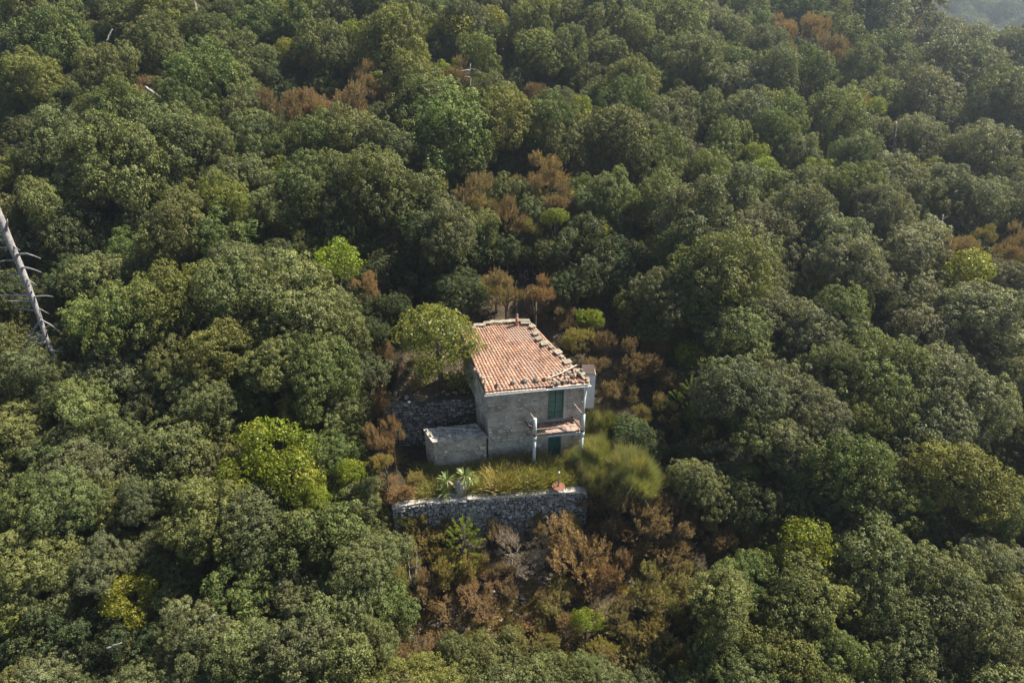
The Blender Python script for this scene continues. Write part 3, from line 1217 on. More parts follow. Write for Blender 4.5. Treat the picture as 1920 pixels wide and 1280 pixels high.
def oak_crown(seed, nl=17, tpl=40, lpt=60, flat=.85, lobe=(.17, .40), leafL=(.033, .050), tuftR=(.060, .115), warm=.10, spread=.66, upright=0.0, openness=.0, zlow=.35):
    r = np.random.default_rng(seed)
    # lobes spread over the upper part of an uneven ellipsoid
    k = np.arange(nl)
    zf = 1 - (1 + zlow) * (k + .5) / nl
    th = k * 2.39996 + r.uniform(0, 6)
    rr_ = np.sqrt(np.maximum(1 - zf ** 2, 0))
    C = np.stack([rr_ * np.cos(th), rr_ * np.sin(th), zf], 1)
    C = C * r.uniform(spread * .60, spread * 1.25, (nl, 1)) + r.normal(0, .09, (nl, 3))
    far_out = r.random(nl) < .2
    C[far_out] *= 1.22
    C[:, :2] *= np.array([r.uniform(.82, 1.0), r.uniform(1.0, 1.2)])
    C[:, 2] *= flat
    LR = r.uniform(lobe[0], lobe[1], nl)
    tuf, tn, tr_, tl = [], [], [], []
    for i in range(nl):
        n = int(tpl * (LR[i] / .34) ** 2)
        kk = np.arange(n) + .5
        z_ = 1 - 2 * kk / n
        q_ = np.sqrt(1 - z_ ** 2)
        a_ = kk * 2.39996 + r.uniform(0, 6)
        d = unit(np.stack([q_ * np.cos(a_), q_ * np.sin(a_), z_], 1) + r.normal(0, .10, (n, 3)))
        out = unit(C[i] + 1e-6)
        d = d[(d @ out) > -.45]
        reach = r.uniform(.70, 1.15, (len(d), 1)) + (r.random((len(d), 1)) < .16) * r.uniform(.1, .45, (len(d), 1))
        p = C[i] + d * LR[i] * reach
        keep = np.ones(len(p), bool)
        for j in range(nl):
            if j != i:
                keep &= np.linalg.norm(p - C[j], axis=1) > LR[j] * .86
        keep &= r.random(len(p)) > openness
        p, d = p[keep], d[keep]
        tuf.append(p)
        tn.append(d)
        tr_.append(r.uniform(tuftR[0], tuftR[1], len(p)))
        tl.append(np.full(len(p), i))
    tuf, tn, tr_, tl = map(np.concatenate, (tuf, tn, tr_, tl))
    nt_ = len(tuf)
    idx = np.repeat(np.arange(nt_), lpt)
    n = len(idx)
    # each tuft is a rounded spray: leaves lie over its outer face like shingles
    off = unit(rdir(r, n) + tn[idx] * .55 + np.array([0, 0, .25]))
    P = tuf[idx] + off * tr_[idx][:, None] * r.uniform(.72, 1.12, (n, 1))
    tang = unit(np.cross(off, rdir(r, n)))
    D = unit(tang + off * r.uniform(-.1, .75, (n, 1)) + np.array([0, 0, upright]))
    Nn = unit(off + tn[idx] * .25 + r.normal(0, .27, (n, 3)))
    L = r.uniform(leafL[0], leafL[1], n)
    tone_t = r.normal(.5, .13, nt_)
    lob_t = r.normal(0, .11, nl)
    warm_t = np.clip(r.normal(warm, .18, nt_) + r.normal(0, .14, nl)[tl], 0, .85)
    t0 = np.clip(tone_t[idx] + lob_t[tl[idx]] + r.normal(0, .16, n), .02, 1.1)
    t1 = np.clip(warm_t[idx] * r.uniform(.4, 1.3, n), 0, 1)
    # sparser larger leaves inside the lobes
    m = int(n * .25)
    li = r.integers(0, nl, m)
    Pi = C[li] + rdir(r, m) * (LR[li] * r.uniform(.2, .75, m))[:, None]
    Di = rdir(r, m)
    Ni = unit(unit(Pi) + r.normal(0, .6, (m, 3)))
    P = np.concatenate([P, Pi])
    D = np.concatenate([D, Di])
    Nn = np.concatenate([Nn, Ni])
    L = np.concatenate([L, r.uniform(.055, .085, m)])
    t0 = np.concatenate([t0, np.clip(r.normal(.35, .1, m), 0, 1)])
    t1 = np.concatenate([t1, np.zeros(m)])
    V, Q = leaf_quads(P, D, Nn, L, L * .66)
    tone = np.zeros((len(V), 4), np.float32)
    tone[:, 0] = np.repeat(t0, 4)
    tone[:, 1] = np.repeat(t1, 4)
    tone[:, 3] = 1
    return V, Q, tone


def spray_crown(seed, n=420, spr=46, h=1.0, warmp=.35, up=1.5, length=(.16, .36), thin=.010, tw=.4):
    """heath: many upright feathery sprays"""
    r = np.random.default_rng(seed)
    d = rdir(r, n)
    d[:, 2] = np.abs(d[:, 2]) * 1.0 - .22
    d = unit(d)
    nl = 9
    C = unit(r.normal(size=(nl, 3)) + np.array([0, 0, .4])) * r.uniform(.25, .78, (nl, 1))
    lr = r.uniform(.22, .46, nl)
    li = r.integers(0, nl, n)
    base = C[li] + d * (lr[li] * r.uniform(.55, 1.0, n))[:, None]
    base[:, 2] = np.maximum(base[:, 2], -.75) * h
    ax = unit(unit(base) * .8 + np.array([0, 0, up]) + r.normal(0, .28, (n, 3)))
    SL = r.uniform(length[0], length[1], n)
    idx = np.repeat(np.arange(n), spr)
    m = len(idx)
    t = r.random(m) ** .8
    off = rdir(r, m) * (.050 * (1 - .75 * t))[:, None]
    P = base[idx] + ax[idx] * (t * SL[idx])[:, None] + off
    D = unit(ax[idx] * .9 + off * 14 + r.normal(0, tw, (m, 3)))
    Nn = unit(r.normal(size=(m, 3)) + unit(base[idx]) * .8 + np.array([0, 0, .3]))
    L = r.uniform(.028, .055, m)
    V, Q = leaf_quads(P, D, Nn, L, np.full(m, thin) + L * .16)
    tone = np.zeros((len(V), 4), np.float32)
    w0 = np.clip(r.normal(warmp, .25, n), 0, 1)
    lobw = r.normal(0, .18, nl)
    tone[:, 0] = np.repeat(np.clip(r.normal(.5, .12, n)[idx] + r.normal(0, .16, m), .02, 1.1), 4)
    tone[:, 1] = np.repeat(np.clip((w0 + lobw[li])[idx] + r.normal(0, .12, m), 0, 1), 4)
    tone[:, 3] = 1
    return V, Q, tone


def broom_crown(seed, n=34000, length=(.30, .55), width=.0038, warmp=.2):
    """broom: fans of rush like stems that fill a rounded bush of unit radius"""
    r = np.random.default_rng(seed)
    nf = 150
    fd_ = unit(r.normal(size=(nf, 3)) * [1, 1, .8] + [0, 0, .55])
    fd_[:, 2] = np.abs(fd_[:, 2])
    fo = fd_ * (r.uniform(.12, .60, (nf, 1)) + (r.random((nf, 1)) < .25) * r.uniform(.05, .28, (nf, 1))) * [1, 1, .8]
    i = r.integers(0, nf, n)
    d0 = unit(unit(fo[i] + [0, 0, .25]) + [0, 0, .45] + r.normal(0, .38, (n, 3)))
    Lr = r.uniform(*length, n)
    start = fo[i] + r.normal(0, .03, (n, 3)) + d0 * (Lr * r.uniform(0, .35, n))[:, None]
    S = unit(np.cross(d0, r.normal(size=(n, 3))))
    half_ = (Lr * .4)[:, None]
    v0 = start + S * width
    v1 = start - S * width
    mid = start + d0 * half_
    tip = mid + unit(d0 + r.normal(0, .28, (n, 3))) * half_
    V = np.stack([v0, v1, mid - S * width * .8, tip - S * width * .2, tip + S * width * .2, mid + S * width * .8], 1).reshape(-1, 3)
    k = np.arange(n)[:, None] * 6
    Q = np.concatenate([k + np.array([0, 1, 2, 5]), k + np.array([5, 2, 3, 4])])
    tone = np.zeros((n * 6, 4), np.float32)
    tf = r.normal(.5, .14, nf)
    wf = r.normal(warmp, .2, nf)
    tone[:, 0] = np.repeat(np.clip(tf[i] + r.normal(0, .15, n), 0, 1.1), 6)
    tone[:, 1] = np.repeat(np.clip(wf[i] + r.normal(0, .12, n), 0, 1), 6)
    tone[:, 3] = 1
    return V, Q, tone


def mk(name, fn, mat, count, **kw):
    out = []
    for i in range(count):
        V, Q, t = fn(i * 17 + hash_(name), **{k: (v(i) if callable(v) else v) for k, v in kw.items()})
        out.append(fast_mesh(name, V, Q, mat, t))
    return out


def hash_(s):
    return sum(ord(c) * (i + 3) for i, c in enumerate(s)) % 9973


OAK = mk('oak_crown', oak_crown, M['oak'], 9, nl=lambda i: [17, 13, 20, 15, 22, 12, 18, 16, 24][i], flat=lambda i: [.85, .95, .8, 1.0, .78, 1.05, .9, .75, .85][i], warm=lambda i: [.08, .15, .05, .12, .18, .05, .1, .22, .1][i], spread=lambda i: [.70, .64, .74, .66, .76, .62, .70, .72, .76][i])
SOFT = mk('soft_crown', oak_crown, M['soft'], 5, nl=14, tpl=36, lpt=26, warm=.35, leafL=(.055, .085), tuftR=(.09, .15), openness=.05, upright=.2)
PALE = mk('pale_crown', oak_crown, M['soft'], 1, nl=26, tpl=46, lpt=30, warm=.25, leafL=(.032, .048), tuftR=(.06, .11), openness=.12, lobe=(.22, .36), flat=.98, upright=.5, zlow=.85)
HEATH = mk('heath_crown', spray_crown, M['heath'], 6, warmp=lambda i: [.35, .5, .2, .6, .3, .45][i], n=560, spr=44)
TWIG = mk('twig_crown', spray_crown, M['heath'], 2, warmp=.2, n=420, spr=26, thin=.004, up=.7, tw=.7)
BROOM = mk('broom_crown', broom_crown, M['blade'], 2)


def trunk_mesh(seed, n=5):
    r = random.Random(seed)
    mb = MB()
    mb.tube([(0, 0, -1.4), (.02, .01, -.9), (-.02, .03, -.45), (.02, 0, -.1)], [.075, .06, .05, .04], 8)
    for k in range(n):
        a_ = 2 * math.pi * k / n + r.uniform(-.4, .4)
        q = r.uniform(.35, .6)
        mb.tube([(0, 0, -.55 + .06 * k), (.25 * math.cos(a_), .25 * math.sin(a_), -.25), (q * math.cos(a_), q * math.sin(a_), r.uniform(0, .35))], [.035, .025, .01], 6)
    return mb.mesh('trunk', M['bark'], True)


TR = [trunk_mesh(s) for s in (1, 2, 3)]

# species: name, label words, category, meshes, colours, centre height as multiple of r, extra height
KIND = {
    'O': ('holm_oak', 'grey-green holm oak', 'tree', OAK, [(.118, .136, .052), (.108, .128, .052), (.124, .136, .048), (.112, .126, .060)], .75, 1.5),
    'S': ('holm_oak', 'holm oak with silvery backlit sheen', 'tree', OAK, [(.142, .148, .086), (.130, .140, .078), (.146, .150, .094)], .75, 1.5),  # same oaks, with the backlit sheen put into a paler leaf colour
    'D': ('scrub_oak', 'dark evergreen scrub oak', 'shrub', OAK, [(.055, .078, .032), (.058, .075, .035)], .65, .6),  # darker oaks on the oak crown meshes, kept as a separate kind
    'E': ('scrub_oak', 'green evergreen scrub oak', 'shrub', OAK, [(.094, .108, .042), (.104, .114, .040), (.090, .102, .046)], .7, .9),  # oaks added to fill gaps, on the same oak crown meshes
    'G': ('holm_oak', 'fresh green holm oak', 'tree', OAK, [(.092, .124, .036), (.098, .126, .038)], .75, 1.3),
    'Y': ('leafy_shrub', 'yellow-green leafy shrub', 'shrub', SOFT, [(.17, .18, .026), (.155, .165, .03)], .75, 1.2),
    'L': ('leafy_shrub', 'bright lime green leafy shrub', 'shrub', SOFT, [(.145, .195, .014), (.155, .20, .018)], .75, 1.2),
    'H': ('heath_shrub', 'rusty orange heath shrub', 'shrub', HEATH, [(.255, .150, .075), (.27, .170, .085), (.23, .145, .082)], .7, .1),
    'B': ('heath_shrub', 'dull brown heath shrub', 'shrub', HEATH, [(.19, .135, .080), (.175, .125, .075)], .7, .1),
    'V': ('heath_shrub', 'olive yellow heath shrub', 'shrub', HEATH, [(.23, .21, .058), (.20, .20, .060), (.24, .20, .055)], .7, .1),
    'T': ('twiggy_shrub', 'bare grey twiggy shrub', 'shrub', TWIG, [(.24, .205, .18), (.22, .19, .165)], .7, .0),
}
PLANTS = []   # (obj, kind, px, py, r)


def plant(px, py, rp, kind, asp=1.0, depth=None, variant=None, lift=0.0, label=None, wide=1.0):
    nm, words_, cat, meshes, cols, hc, ex = KIND[kind]
    # the crown centre lies where the line of sight meets the canopy surface
    r = rp * 36 / F
    for _ in range(4):
        p, t = hit(px, py, hc * r * asp + ex + lift)
        if depth:
            p = CAM + ray(px, py) * depth
            t = depth
        r = rp * t / F
    gz = float(T(p[0], p[1]))
    root = empty(nm, (p[0], p[1], gz), 0)
    i = len(PLANTS)
    me = meshes[variant if variant is not None else rng.integers(0, len(meshes))]
    sc_ = r * rng.uniform(.97, 1.06)
    h = p[2] - gz
    cr = link('crown', me, root, (0, 0, h), (rng.uniform(-.25, .25), rng.uniform(-.25, .25), rng.uniform(0, 6.28)), (sc_ * wide * rng.uniform(.88, 1.12), sc_ * wide * rng.uniform(.88, 1.12), sc_ * asp))
    c = np.array(cols[rng.integers(0, len(cols))]) * rng.uniform(.84, 1.18)
    c = c * (1 + rng.normal(0, .03, 3))
    if kind in 'OE' and rng.random() < .20:
        c = c * np.array([1.16, 1.10, .74])
    cr.color = (*[float(k) for k in c], 1)
    tz = max(h, .3) / 1.2
    link('trunk', TR[i % 3], root, (0, 0, h), (0, 0, rng.uniform(0, 6)), (sc_, sc_, tz))
    PLANTS.append(dict(o=root, k=kind, px=px, py=py, r=rp, label=label, m=r))
    return root


# ---- crowns read off the photograph: (x, y, radius) in its pixels, put on the canopy at their real distance
OAKS_L = '''60,35,55 100,95,72 20,105,42 170,80,32 60,160,60 200,140,46 245,50,46 320,30,50 300,92,50 385,70,44 430,112,56 480,60,46 500,122,40 560,40,50 610,100,46 602,152,36
140,212,40 185,216,38 240,216,50 340,202,50 392,182,58 440,172,50 460,228,50 120,285,80 228,310,96 15,280,28 320,268,60 180,360,70 300,352,52 400,270,46 480,262,50 540,292,52 600,272,60 460,350,60 580,370,60 420,402,50 520,402,52
30,215,40 90,400,55 20,330,40
260,480,60 340,440,78 420,458,60 450,505,50 200,530,58 250,600,76 350,572,76 450,562,80 560,580,80 622,622,60 182,622,50 230,690,80 330,690,70 430,662,80 522,690,70 602,700,68 390,762,58 470,762,50 572,772,58 640,765,46
60,702,52 115,725,54 20,745,50 160,762,58 40,812,70 130,850,60 230,822,60 330,850,70 400,832,58 420,882,48
100,882,60 170,882,58 60,952,70 140,952,70 212,950,58 350,922,50 262,940,40 260,1036,40 60,1052,70 112,1092,60 200,1062,58 400,972,78 480,980,70 560,1000,80 640,1002,78 690,1062,66 450,1102,60 520,1112,60 590,1132,60 660,1132,68 350,1092,50 382,1180,60 470,1222,80 560,1222,80 640,1242,80 702,1202,52 330,1252,60
620,902,46 680,935,46 612,852,48 690,1130,60 660,830,34'''
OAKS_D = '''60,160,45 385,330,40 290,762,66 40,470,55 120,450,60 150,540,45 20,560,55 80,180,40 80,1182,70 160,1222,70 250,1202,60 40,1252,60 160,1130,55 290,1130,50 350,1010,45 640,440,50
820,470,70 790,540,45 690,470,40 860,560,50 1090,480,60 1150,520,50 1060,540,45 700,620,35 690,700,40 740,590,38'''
OAKS_T = '''625,120,46 640,30,38 740,95,70 762,150,50 790,30,50 702,12,48 870,40,38 1000,50,46 1040,30,40 895,120,40 1012,110,46 1062,92,40 1100,50,40 1130,110,46 1132,20,46 930,190,50 850,262,76 870,312,56 960,242,56 1030,262,56 1060,292,46 1160,272,60 1232,282,50 1160,212,50 1182,160,46 1216,216,40 1262,250,40 1292,300,40 1240,160,40 1262,60,50 1292,110,40 1190,60,42 1310,20,40
660,282,60 740,302,60 620,342,50 702,362,70 640,402,50 780,402,62 950,372,46 1000,402,40 1150,372,46 1210,332,60 1192,402,42 1100,400,40 840,440,50 900,440,45 1240,380,46
1340,50,38 1402,30,42 1372,72,38 1312,100,46 1432,95,46 1332,150,46 1500,30,42 1522,150,46 1572,60,50 1602,20,50 1652,40,60 1702,30,56 1662,110,46 1612,130,40 1560,240,60 1472,240,50 1442,252,46 1400,240,50 1362,290,60 1322,230,46 1332,332,50 1500,292,36 1602,300,46 1562,342,40 1500,372,50 1600,362,50 1382,382,60 1640,190,46 1452,150,46 1390,170,40 1540,200,40 1430,350,46 1460,400,44'''
OAKS_S = '''1750,92,48 1802,82,40 1856,108,42 1892,112,40 1782,150,68 1732,190,58 1822,142,50 1872,200,60 1712,262,44 1722,292,46 1852,292,60 1892,240,58 1662,340,46 1692,352,50 1802,300,42 1642,400,50 1702,390,46 1832,390,50 1902,370,42 1770,350,40
1560,470,68 1592,502,70 1652,422,50 1712,472,64 1700,562,60 1732,640,70 1832,592,74 1872,652,58 1902,542,42 1740,722,80 1892,722,50 1902,642,46 1850,772,60 1790,700,50 1702,820,78 1560,832,60 1902,1062,56 1852,1052,50 1770,800,60 1910,820,50'''
OAKS_R = '''1302,420,72 1270,480,64 1350,522,80 1300,562,84 1242,562,56 1422,452,70 1402,522,60 1372,612,66 1502,422,60 1572,562,70 1520,622,58 1450,602,60 1402,652,50 1652,722,78 1560,702,50 1382,742,66 1470,752,66 1530,782,58 1422,822,68 1640,790,50
1362,872,50 1302,902,48 1382,902,44 1480,852,58 1560,872,68 1682,962,58 1692,892,58 1792,902,104 1872,952,68 1842,1002,58 1640,1052,74 1752,1092,70 1402,1092,74 1352,1130,66 1500,1122,78 1592,1152,78 1440,1212,68 1682,1182,78 1560,1232,68 1802,1152,78 1882,1132,58 1702,1262,78 1852,1232,78 1402,1262,58 1340,1222,48 1620,1250,50'''
OAKS_RD = '''1592,640,66 1600,932,78 1500,700,50 1480,940,60 1540,980,60 1660,590,50 1330,650,50 1420,950,50 1880,870,46 1740,1010,50'''


def each(s):
    for q in s.split():
        yield tuple(float(k) for k in q.split(','))


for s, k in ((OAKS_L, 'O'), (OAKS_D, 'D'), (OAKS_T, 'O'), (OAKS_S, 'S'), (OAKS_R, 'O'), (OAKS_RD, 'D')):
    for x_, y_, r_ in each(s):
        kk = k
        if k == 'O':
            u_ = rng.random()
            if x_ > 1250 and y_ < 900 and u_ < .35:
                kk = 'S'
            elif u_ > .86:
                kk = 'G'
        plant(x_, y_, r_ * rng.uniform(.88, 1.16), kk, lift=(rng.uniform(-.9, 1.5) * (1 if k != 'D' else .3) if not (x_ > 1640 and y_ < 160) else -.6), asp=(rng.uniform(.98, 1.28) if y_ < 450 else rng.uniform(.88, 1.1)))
for x_, y_, r_ in each('800,205,72 1310,540,70 1095,362,38 1380,130,40 1420,60,36 1340,110,36 1570,600,60'):
    plant(x_, y_, r_, 'G')
for q in ((632, 490, 46), (520, 835, 64), (470, 895, 54), (545, 905, 60), (590, 935, 34), (660, 888, 28), (1300, 670, 40), (1107, 600, 26), (1505, 1020, 55), (1460, 1050, 34), (320, 1020, 24), (665, 62, 26), (835, 132, 24), (1090, 200, 24), (1455, 205, 34), (1540, 320, 26), (1420, 290, 26), (1430, 320, 24), (1040, 410, 26), (1100, 1165, 30), (1345, 715, 34), (1310, 780, 26), (1640, 205, 22), (1800, 880, 26)):
    plant(*q, 'L', lift=-.5 if 1080 < q[0] < 1350 and 580 < q[1] < 1200 else (2.0 if q[1] < 960 else .7))
for q in ((250, 1120, 52), (860, 60, 42), (925, 45, 30), (965, 78, 34), (1085, 235, 36), (1820, 525, 54), (580, 100, 28), (540, 100, 26), (530, 320, 40), (1820, 110, 28), (1050, 240, 26), (800, 55, 30), (650, 15, 28), (530, 30, 26), (590, 15, 26), (1700, 180, 26), (1180, 85, 26), (420, 960, 28), (180, 880, 24), (1530, 265, 24), (1660, 245, 26), (1750, 320, 24), (1870, 215, 26), (1300, 1265, 30), (1090, 380, 30), (1120, 430, 26)):
    plant(*q, 'Y', lift=.8)
for q in ((270, 182, 24), (500, 202, 30), (560, 208, 36), (600, 212, 34), (650, 212, 44), (690, 150, 30), (705, 182, 30), (850, 152, 30), (1000, 180, 22), (890, 382, 46), (960, 412, 32), (1010, 345, 42), (1040, 390, 30), (1510, 72, 34), (1562, 112, 34), (1780, 480, 34), (1880, 490, 34), (1905, 460, 30), (1812, 480, 30), (1700, 60, 22), (1780, 70, 24), (540, 720, 1) if False else (1478, 120, 26), (735, 385, 22), (1270, 395, 24), (950, 545, 34), (1005, 560, 30), (690, 545, 26), (255, 185, 20), (1910, 575, 26), (1600, 210, 24), (1470, 62, 24)):
    plant(q[0], q[1], q[2] * 1.25, 'H' if rng.random() < .3 else 'B', lift=2.2)
for q in ((760, 395, 30), (820, 372, 34), (930, 402, 30), (1065, 395, 32), (1105, 425, 30), (975, 352, 30), (610, 240, 30), (690, 235, 30), (740, 205, 28), (1040, 300, 24), (1180, 330, 22), (1620, 130, 24), (1450, 130, 24), (1850, 450, 26), (720, 420, 26), (460, 200, 24), (1140, 395, 26), (1000, 440, 26)):
    plant(q[0], q[1], q[2], 'HBV'[rng.integers(0, 3)], lift=2.0)
# the heath and shrubs in the clearing
for q in ((1080, 1035, 70, 'H', 1.0), (1130, 1075, 40, 'H', 1.0), (1200, 985, 72, 'H', .9), (1225, 955, 40, 'V', .8), (1150, 965, 50, 'B', 1.0), (1255, 1015, 60, 'B', .9), (1290, 975, 40, 'B', 1.0), (1150, 920, 40, 'V', .9), (1110, 945, 34, 'B', .9), (1345, 1020, 40, 'H', .9), (1400, 1018, 44, 'H', .9), (1410, 1065, 30, 'H', 1.0),
          (890, 1110, 38, 'H', .7), (845, 1075, 44, 'V', 1.0), (950, 1070, 26, 'H', .7), (800, 1110, 44, 'B', 1.0), (765, 1085, 36, 'V', 1.1), (1165, 1160, 44, 'V', .9), (1040, 1140, 36, 'V', .9), (975, 1195, 40, 'V', .8), (1015, 1200, 40, 'V', .8),
          (905, 1140, 34, 'H', .7), (955, 1112, 28, 'B', .7), (1052, 1105, 30, 'V', .8), (1000, 1165, 30, 'H', .7), (1105, 1115, 32, 'H', .9), (838, 1142, 30, 'H', .7), (885, 1062, 32, 'V', .9), (1165, 1055, 38, 'H', .9), (925, 1085, 24, 'H', .8), (1060, 1165, 28, 'H', .8), (780, 1225, 30, 'B', .8), (1330, 1175, 30, 'V', .9),
          (1215, 1120, 56, 'V', .9), (1270, 1090, 46, 'V', .9), (1240, 1185, 56, 'V', 1.0), (1190, 1225, 50, 'V', .9), (1280, 1240, 46, 'V', 1.0), (1130, 1240, 46, 'V', .9), (1250, 1265, 40, 'V', .9), (1310, 1130, 36, 'V', .9),
          (760, 1250, 50, 'H', .9), (730, 1180, 30, 'H', .9), (815, 1205, 30, 'H', .6), (885, 1195, 28, 'V', .6), (820, 1265, 40, 'H', .8),
          (790, 1005, 46, 'V', .9), (745, 1000, 34, 'B', .9), (830, 1000, 34, 'V', .9), (770, 1045, 34, 'B', 1.0), (820, 1050, 36, 'V', 1.0), (720, 975, 26, 'B', .8),
           (700, 745, 24, 'V', 1.0), (745, 925, 34, 'H', .7), (725, 905, 28, 'B', .8), (780, 905, 24, 'V', .7),
          (1185, 690, 50, 'B', 1.0), (1160, 740, 34, 'B', 1.0), (1230, 660, 36, 'B', 1.0), (1240, 760, 34, 'V', .9), (1205, 780, 26, 'V', .9), (1140, 650, 36, 'B', 1.0), (1080, 640, 34, 'V', .9), (1060, 600, 30, 'B', .9), (1120, 690, 28, 'B', .9), (1260, 800, 30, 'B', .9), (1320, 840, 30, 'B', .9), (1255, 720, 36, 'B', 1.0), (1040, 570, 28, 'B', 1.0), (930, 560, 38, 'V', 1.0), (895, 545, 28, 'V', .9), (1010, 590, 24, 'B', .9), (720, 660, 28, 'B', 1.0), (780, 720, 26, 'B', .7), (760, 690, 24, 'B', .7), (1185, 620, 34, 'B', 1.0), (700, 560, 30, 'B', 1.2), (1110, 775, 18, 'V', .8)):
    plant(*q[:3], q[3], asp=q[4])
for q in ((755, 975, 30, 'V'), (795, 985, 34, 'V'), (725, 955, 26, 'B'), (935, 1000, 28, 'B'), (1010, 985, 22, 'V'), (1070, 985, 30, 'V'), (840, 980, 22, 'H')):
    plant(*q, lift=.45)
for q in ((960, 1035, 52), (905, 1030, 34), (1010, 1010, 34), (1000, 1050, 34), (1300, 1060, 30), (770, 1070, 26), (725, 1010, 28), (1275, 905, 24), (1280, 1050, 28), (1235, 880, 18)):
    plant(*q, 'T', asp=.9)
# low greenery at the foot of the picture and on the right of the clearing
for q in ((900, 1245, 42), (960, 1255, 44), (1040, 1260, 44), (850, 1215, 30), (960, 1215, 34), (1100, 1262, 36)):
    plant(*q, 'O', lift=-.8)
for q in ((1180, 812, 32), (1218, 832, 30), (1290, 850, 30), (1330, 800, 36), (1300, 940, 30), (1250, 930, 22)):
    plant(*q, 'D')
for q in ((718, 775, 34, 'H', 1.4), (712, 830, 36, 'H', 1.2), (735, 815, 26, 'H', 1.3), (722, 870, 28, 'V', 1.0)):
    plant(*q[:4], asp=q[4], lift=1.7)
plant(822, 636, 79, 'Y', asp=1.0, depth=37.7, variant=0)
hs = PLANTS[-1]
hs['label'] = 'bushy yellow-green tree leaning over the left edge of the tiled roof'
hs['o'].name = 'roofside_tree'
cr = hs['o'].children[0]
cr.data = PALE[0]
cr.color = (.165, .185, .045, 1)
hs['k'] = 'X'

# ---- fill the gaps in the wood
CLEAR = np.array([(655, 690), (700, 540), (780, 500), (960, 470), (1020, 510), (1150, 560), (1210, 640), (1330, 740), (1290, 860), (1330, 960), (1440, 1000), (1420, 1090), (1320, 1120), (1320, 1290), (730, 1290), (745, 1050), (700, 960), (655, 850)], float)


def inside(px, py, poly):
    c = False
    j = len(poly) - 1
    for i in range(len(poly)):
        xi, yi = poly[i]
        xj, yj = poly[j]
        if (yi > py) != (yj > py) and px < (xj - xi) * (py - yi) / (yj - yi) + xi:
            c = not c
        j = i
    return c


FALLEN = [((-10, 380), (95, 660))]


def near_trunk(px, py):
    a_, b_ = np.array(FALLEN[0][0]), np.array(FALLEN[0][1])
    t = np.clip(((np.array((px, py)) - a_) @ (b_ - a_)) / ((b_ - a_) @ (b_ - a_)), 0, 1)
    return np.linalg.norm(np.array((px, py)) - (a_ + (b_ - a_) * t)) < 70


n_oak = sum(p['k'] in 'OSG' for p in PLANTS)
fill_pts = []
pts = [(p['px'], p['py'], p['r']) for p in PLANTS]
cand = [(x_, y_) for y_ in range(-10, 1320, 14) for x_ in range(-30, 1960, 14)]
rng.shuffle(cand)
for x_, y_ in cand:
    x_ += rng.uniform(-7, 7)
    y_ += rng.uniform(-7, 7)
    if inside(x_, y_, CLEAR) or near_trunk(x_, y_) or (x_ > 1740 and y_ < 60 + (x_ - 1770) * .35):
        continue
    base_r = np.interp(y_, [0, 400, 900, 1280], [34, 44, 54, 62])
    A_ = np.array(pts)
    dd = np.hypot(A_[:, 0] - x_, A_[:, 1] - y_) / (A_[:, 2])
    if dd.min() > 1.0:
        r_ = base_r * rng.uniform(.75, 1.0)
        pts.append((x_, y_, r_))
        fill_pts.append((x_, y_, r_))
print('oaks listed', n_oak, 'gap fillers', len(fill_pts))
budget = 297 - n_oak
fill_pts.sort(key=lambda t: -t[2])
for i, (x_, y_, r_) in enumerate(fill_pts[:240]):
    if i < budget:
        plant(x_, y_, r_, 'S' if (x_ > 1500 and rng.random() < .5) else 'O', lift=rng.uniform(-.8, .8))
    else:
        plant(x_, y_, r_, 'D' if rng.random() < .45 else 'E')

# ------------------------------------------------------------------ the wood beyond: one mass, outside the frame and across the valley
far_pts = []
for x_, y_, r_ in fill_pts[240:]:
    p, t = hit(x_, y_, 3.0)
    far_pts.append((p[0], p[1], p[2], r_ * t / F))


def scatter(x0, x1, y0, y1, step, rad):
    x = x0
    while x < x1:
        y = y0
        while y < y1:
            xx, yy = x + rng.uniform(-.4, .4) * step, y + rng.uniform(-.4, .4) * step
            gz = float(T(xx, yy))
            p = (xx, yy, gz + rad * .9)
            px, py, dp = project(p)
            ok = True
            if dp > 1:
                infr = (-40 < px < 1960) and (-25 < py < 1320)
                if infr and yy <= 135:
                    ok = False
                if not infr and dp < 3:
                    ok = False
            else:
                ok = yy > -20
            if math.hypot(xx, yy) < 9 or (abs(xx) < 13 and 17 < yy < 40 and ok and py > 0 and -40 < px < 1960):
                ok = False
            if ok:
                r_ = rad * rng.uniform(.75, 1.25)
                far_pts.append((xx, yy, gz + r_ * rng.uniform(.9, 1.3), r_))
            y += step
        x += step


scatter(-75, 130, 12, 132, 3.9, 2.5)
scatter(70, 330, 150, 420, 8.0, 5.4)
far_pts = np.array(far_pts)
print('mass trees', len(far_pts))
low_pts = []
for y_ in range(-20, 1330, 26):
    for x_ in range(-60, 1990, 26):
        xx_, yy_ = x_ + rng.uniform(-12, 12), y_ + rng.uniform(-12, 12)
        if inside(xx_, yy_, CLEAR):
            continue
        p, t = hit(xx_, yy_, 0)
        if t < 170:
            low_pts.append((p[0], p[1], p[2] + rng.uniform(.1, .6), rng.uniform(.8, 1.3) * (1 + t / 120)))
lib = bpy.data.collections.new('wood_sources')
LITE = []
for i in range(4):
    V, Q, t = oak_crown(900 + i, nl=16, tpl=40, lpt=46, leafL=(.036, .054), warm=.1)
    me = fast_mesh('wood_crown', V, Q, M['oak_far'], t)
    ob = bpy.data.objects.new('wood_crown', me)
    lib.objects.link(ob)
    LITE.append(ob)
def point_object(name, P):
    pm = bpy.data.meshes.new(name)
    pm.vertices.add(len(P))
    pm.vertices.foreach_set('co', P[:, :3].astype(np.float32).ravel())
    at = pm.attributes.new('size', 'FLOAT', 'POINT')
    at.data.foreach_set('value', P[:, 3].astype(np.float32))
    return tag(link(name, pm), kind='stuff')


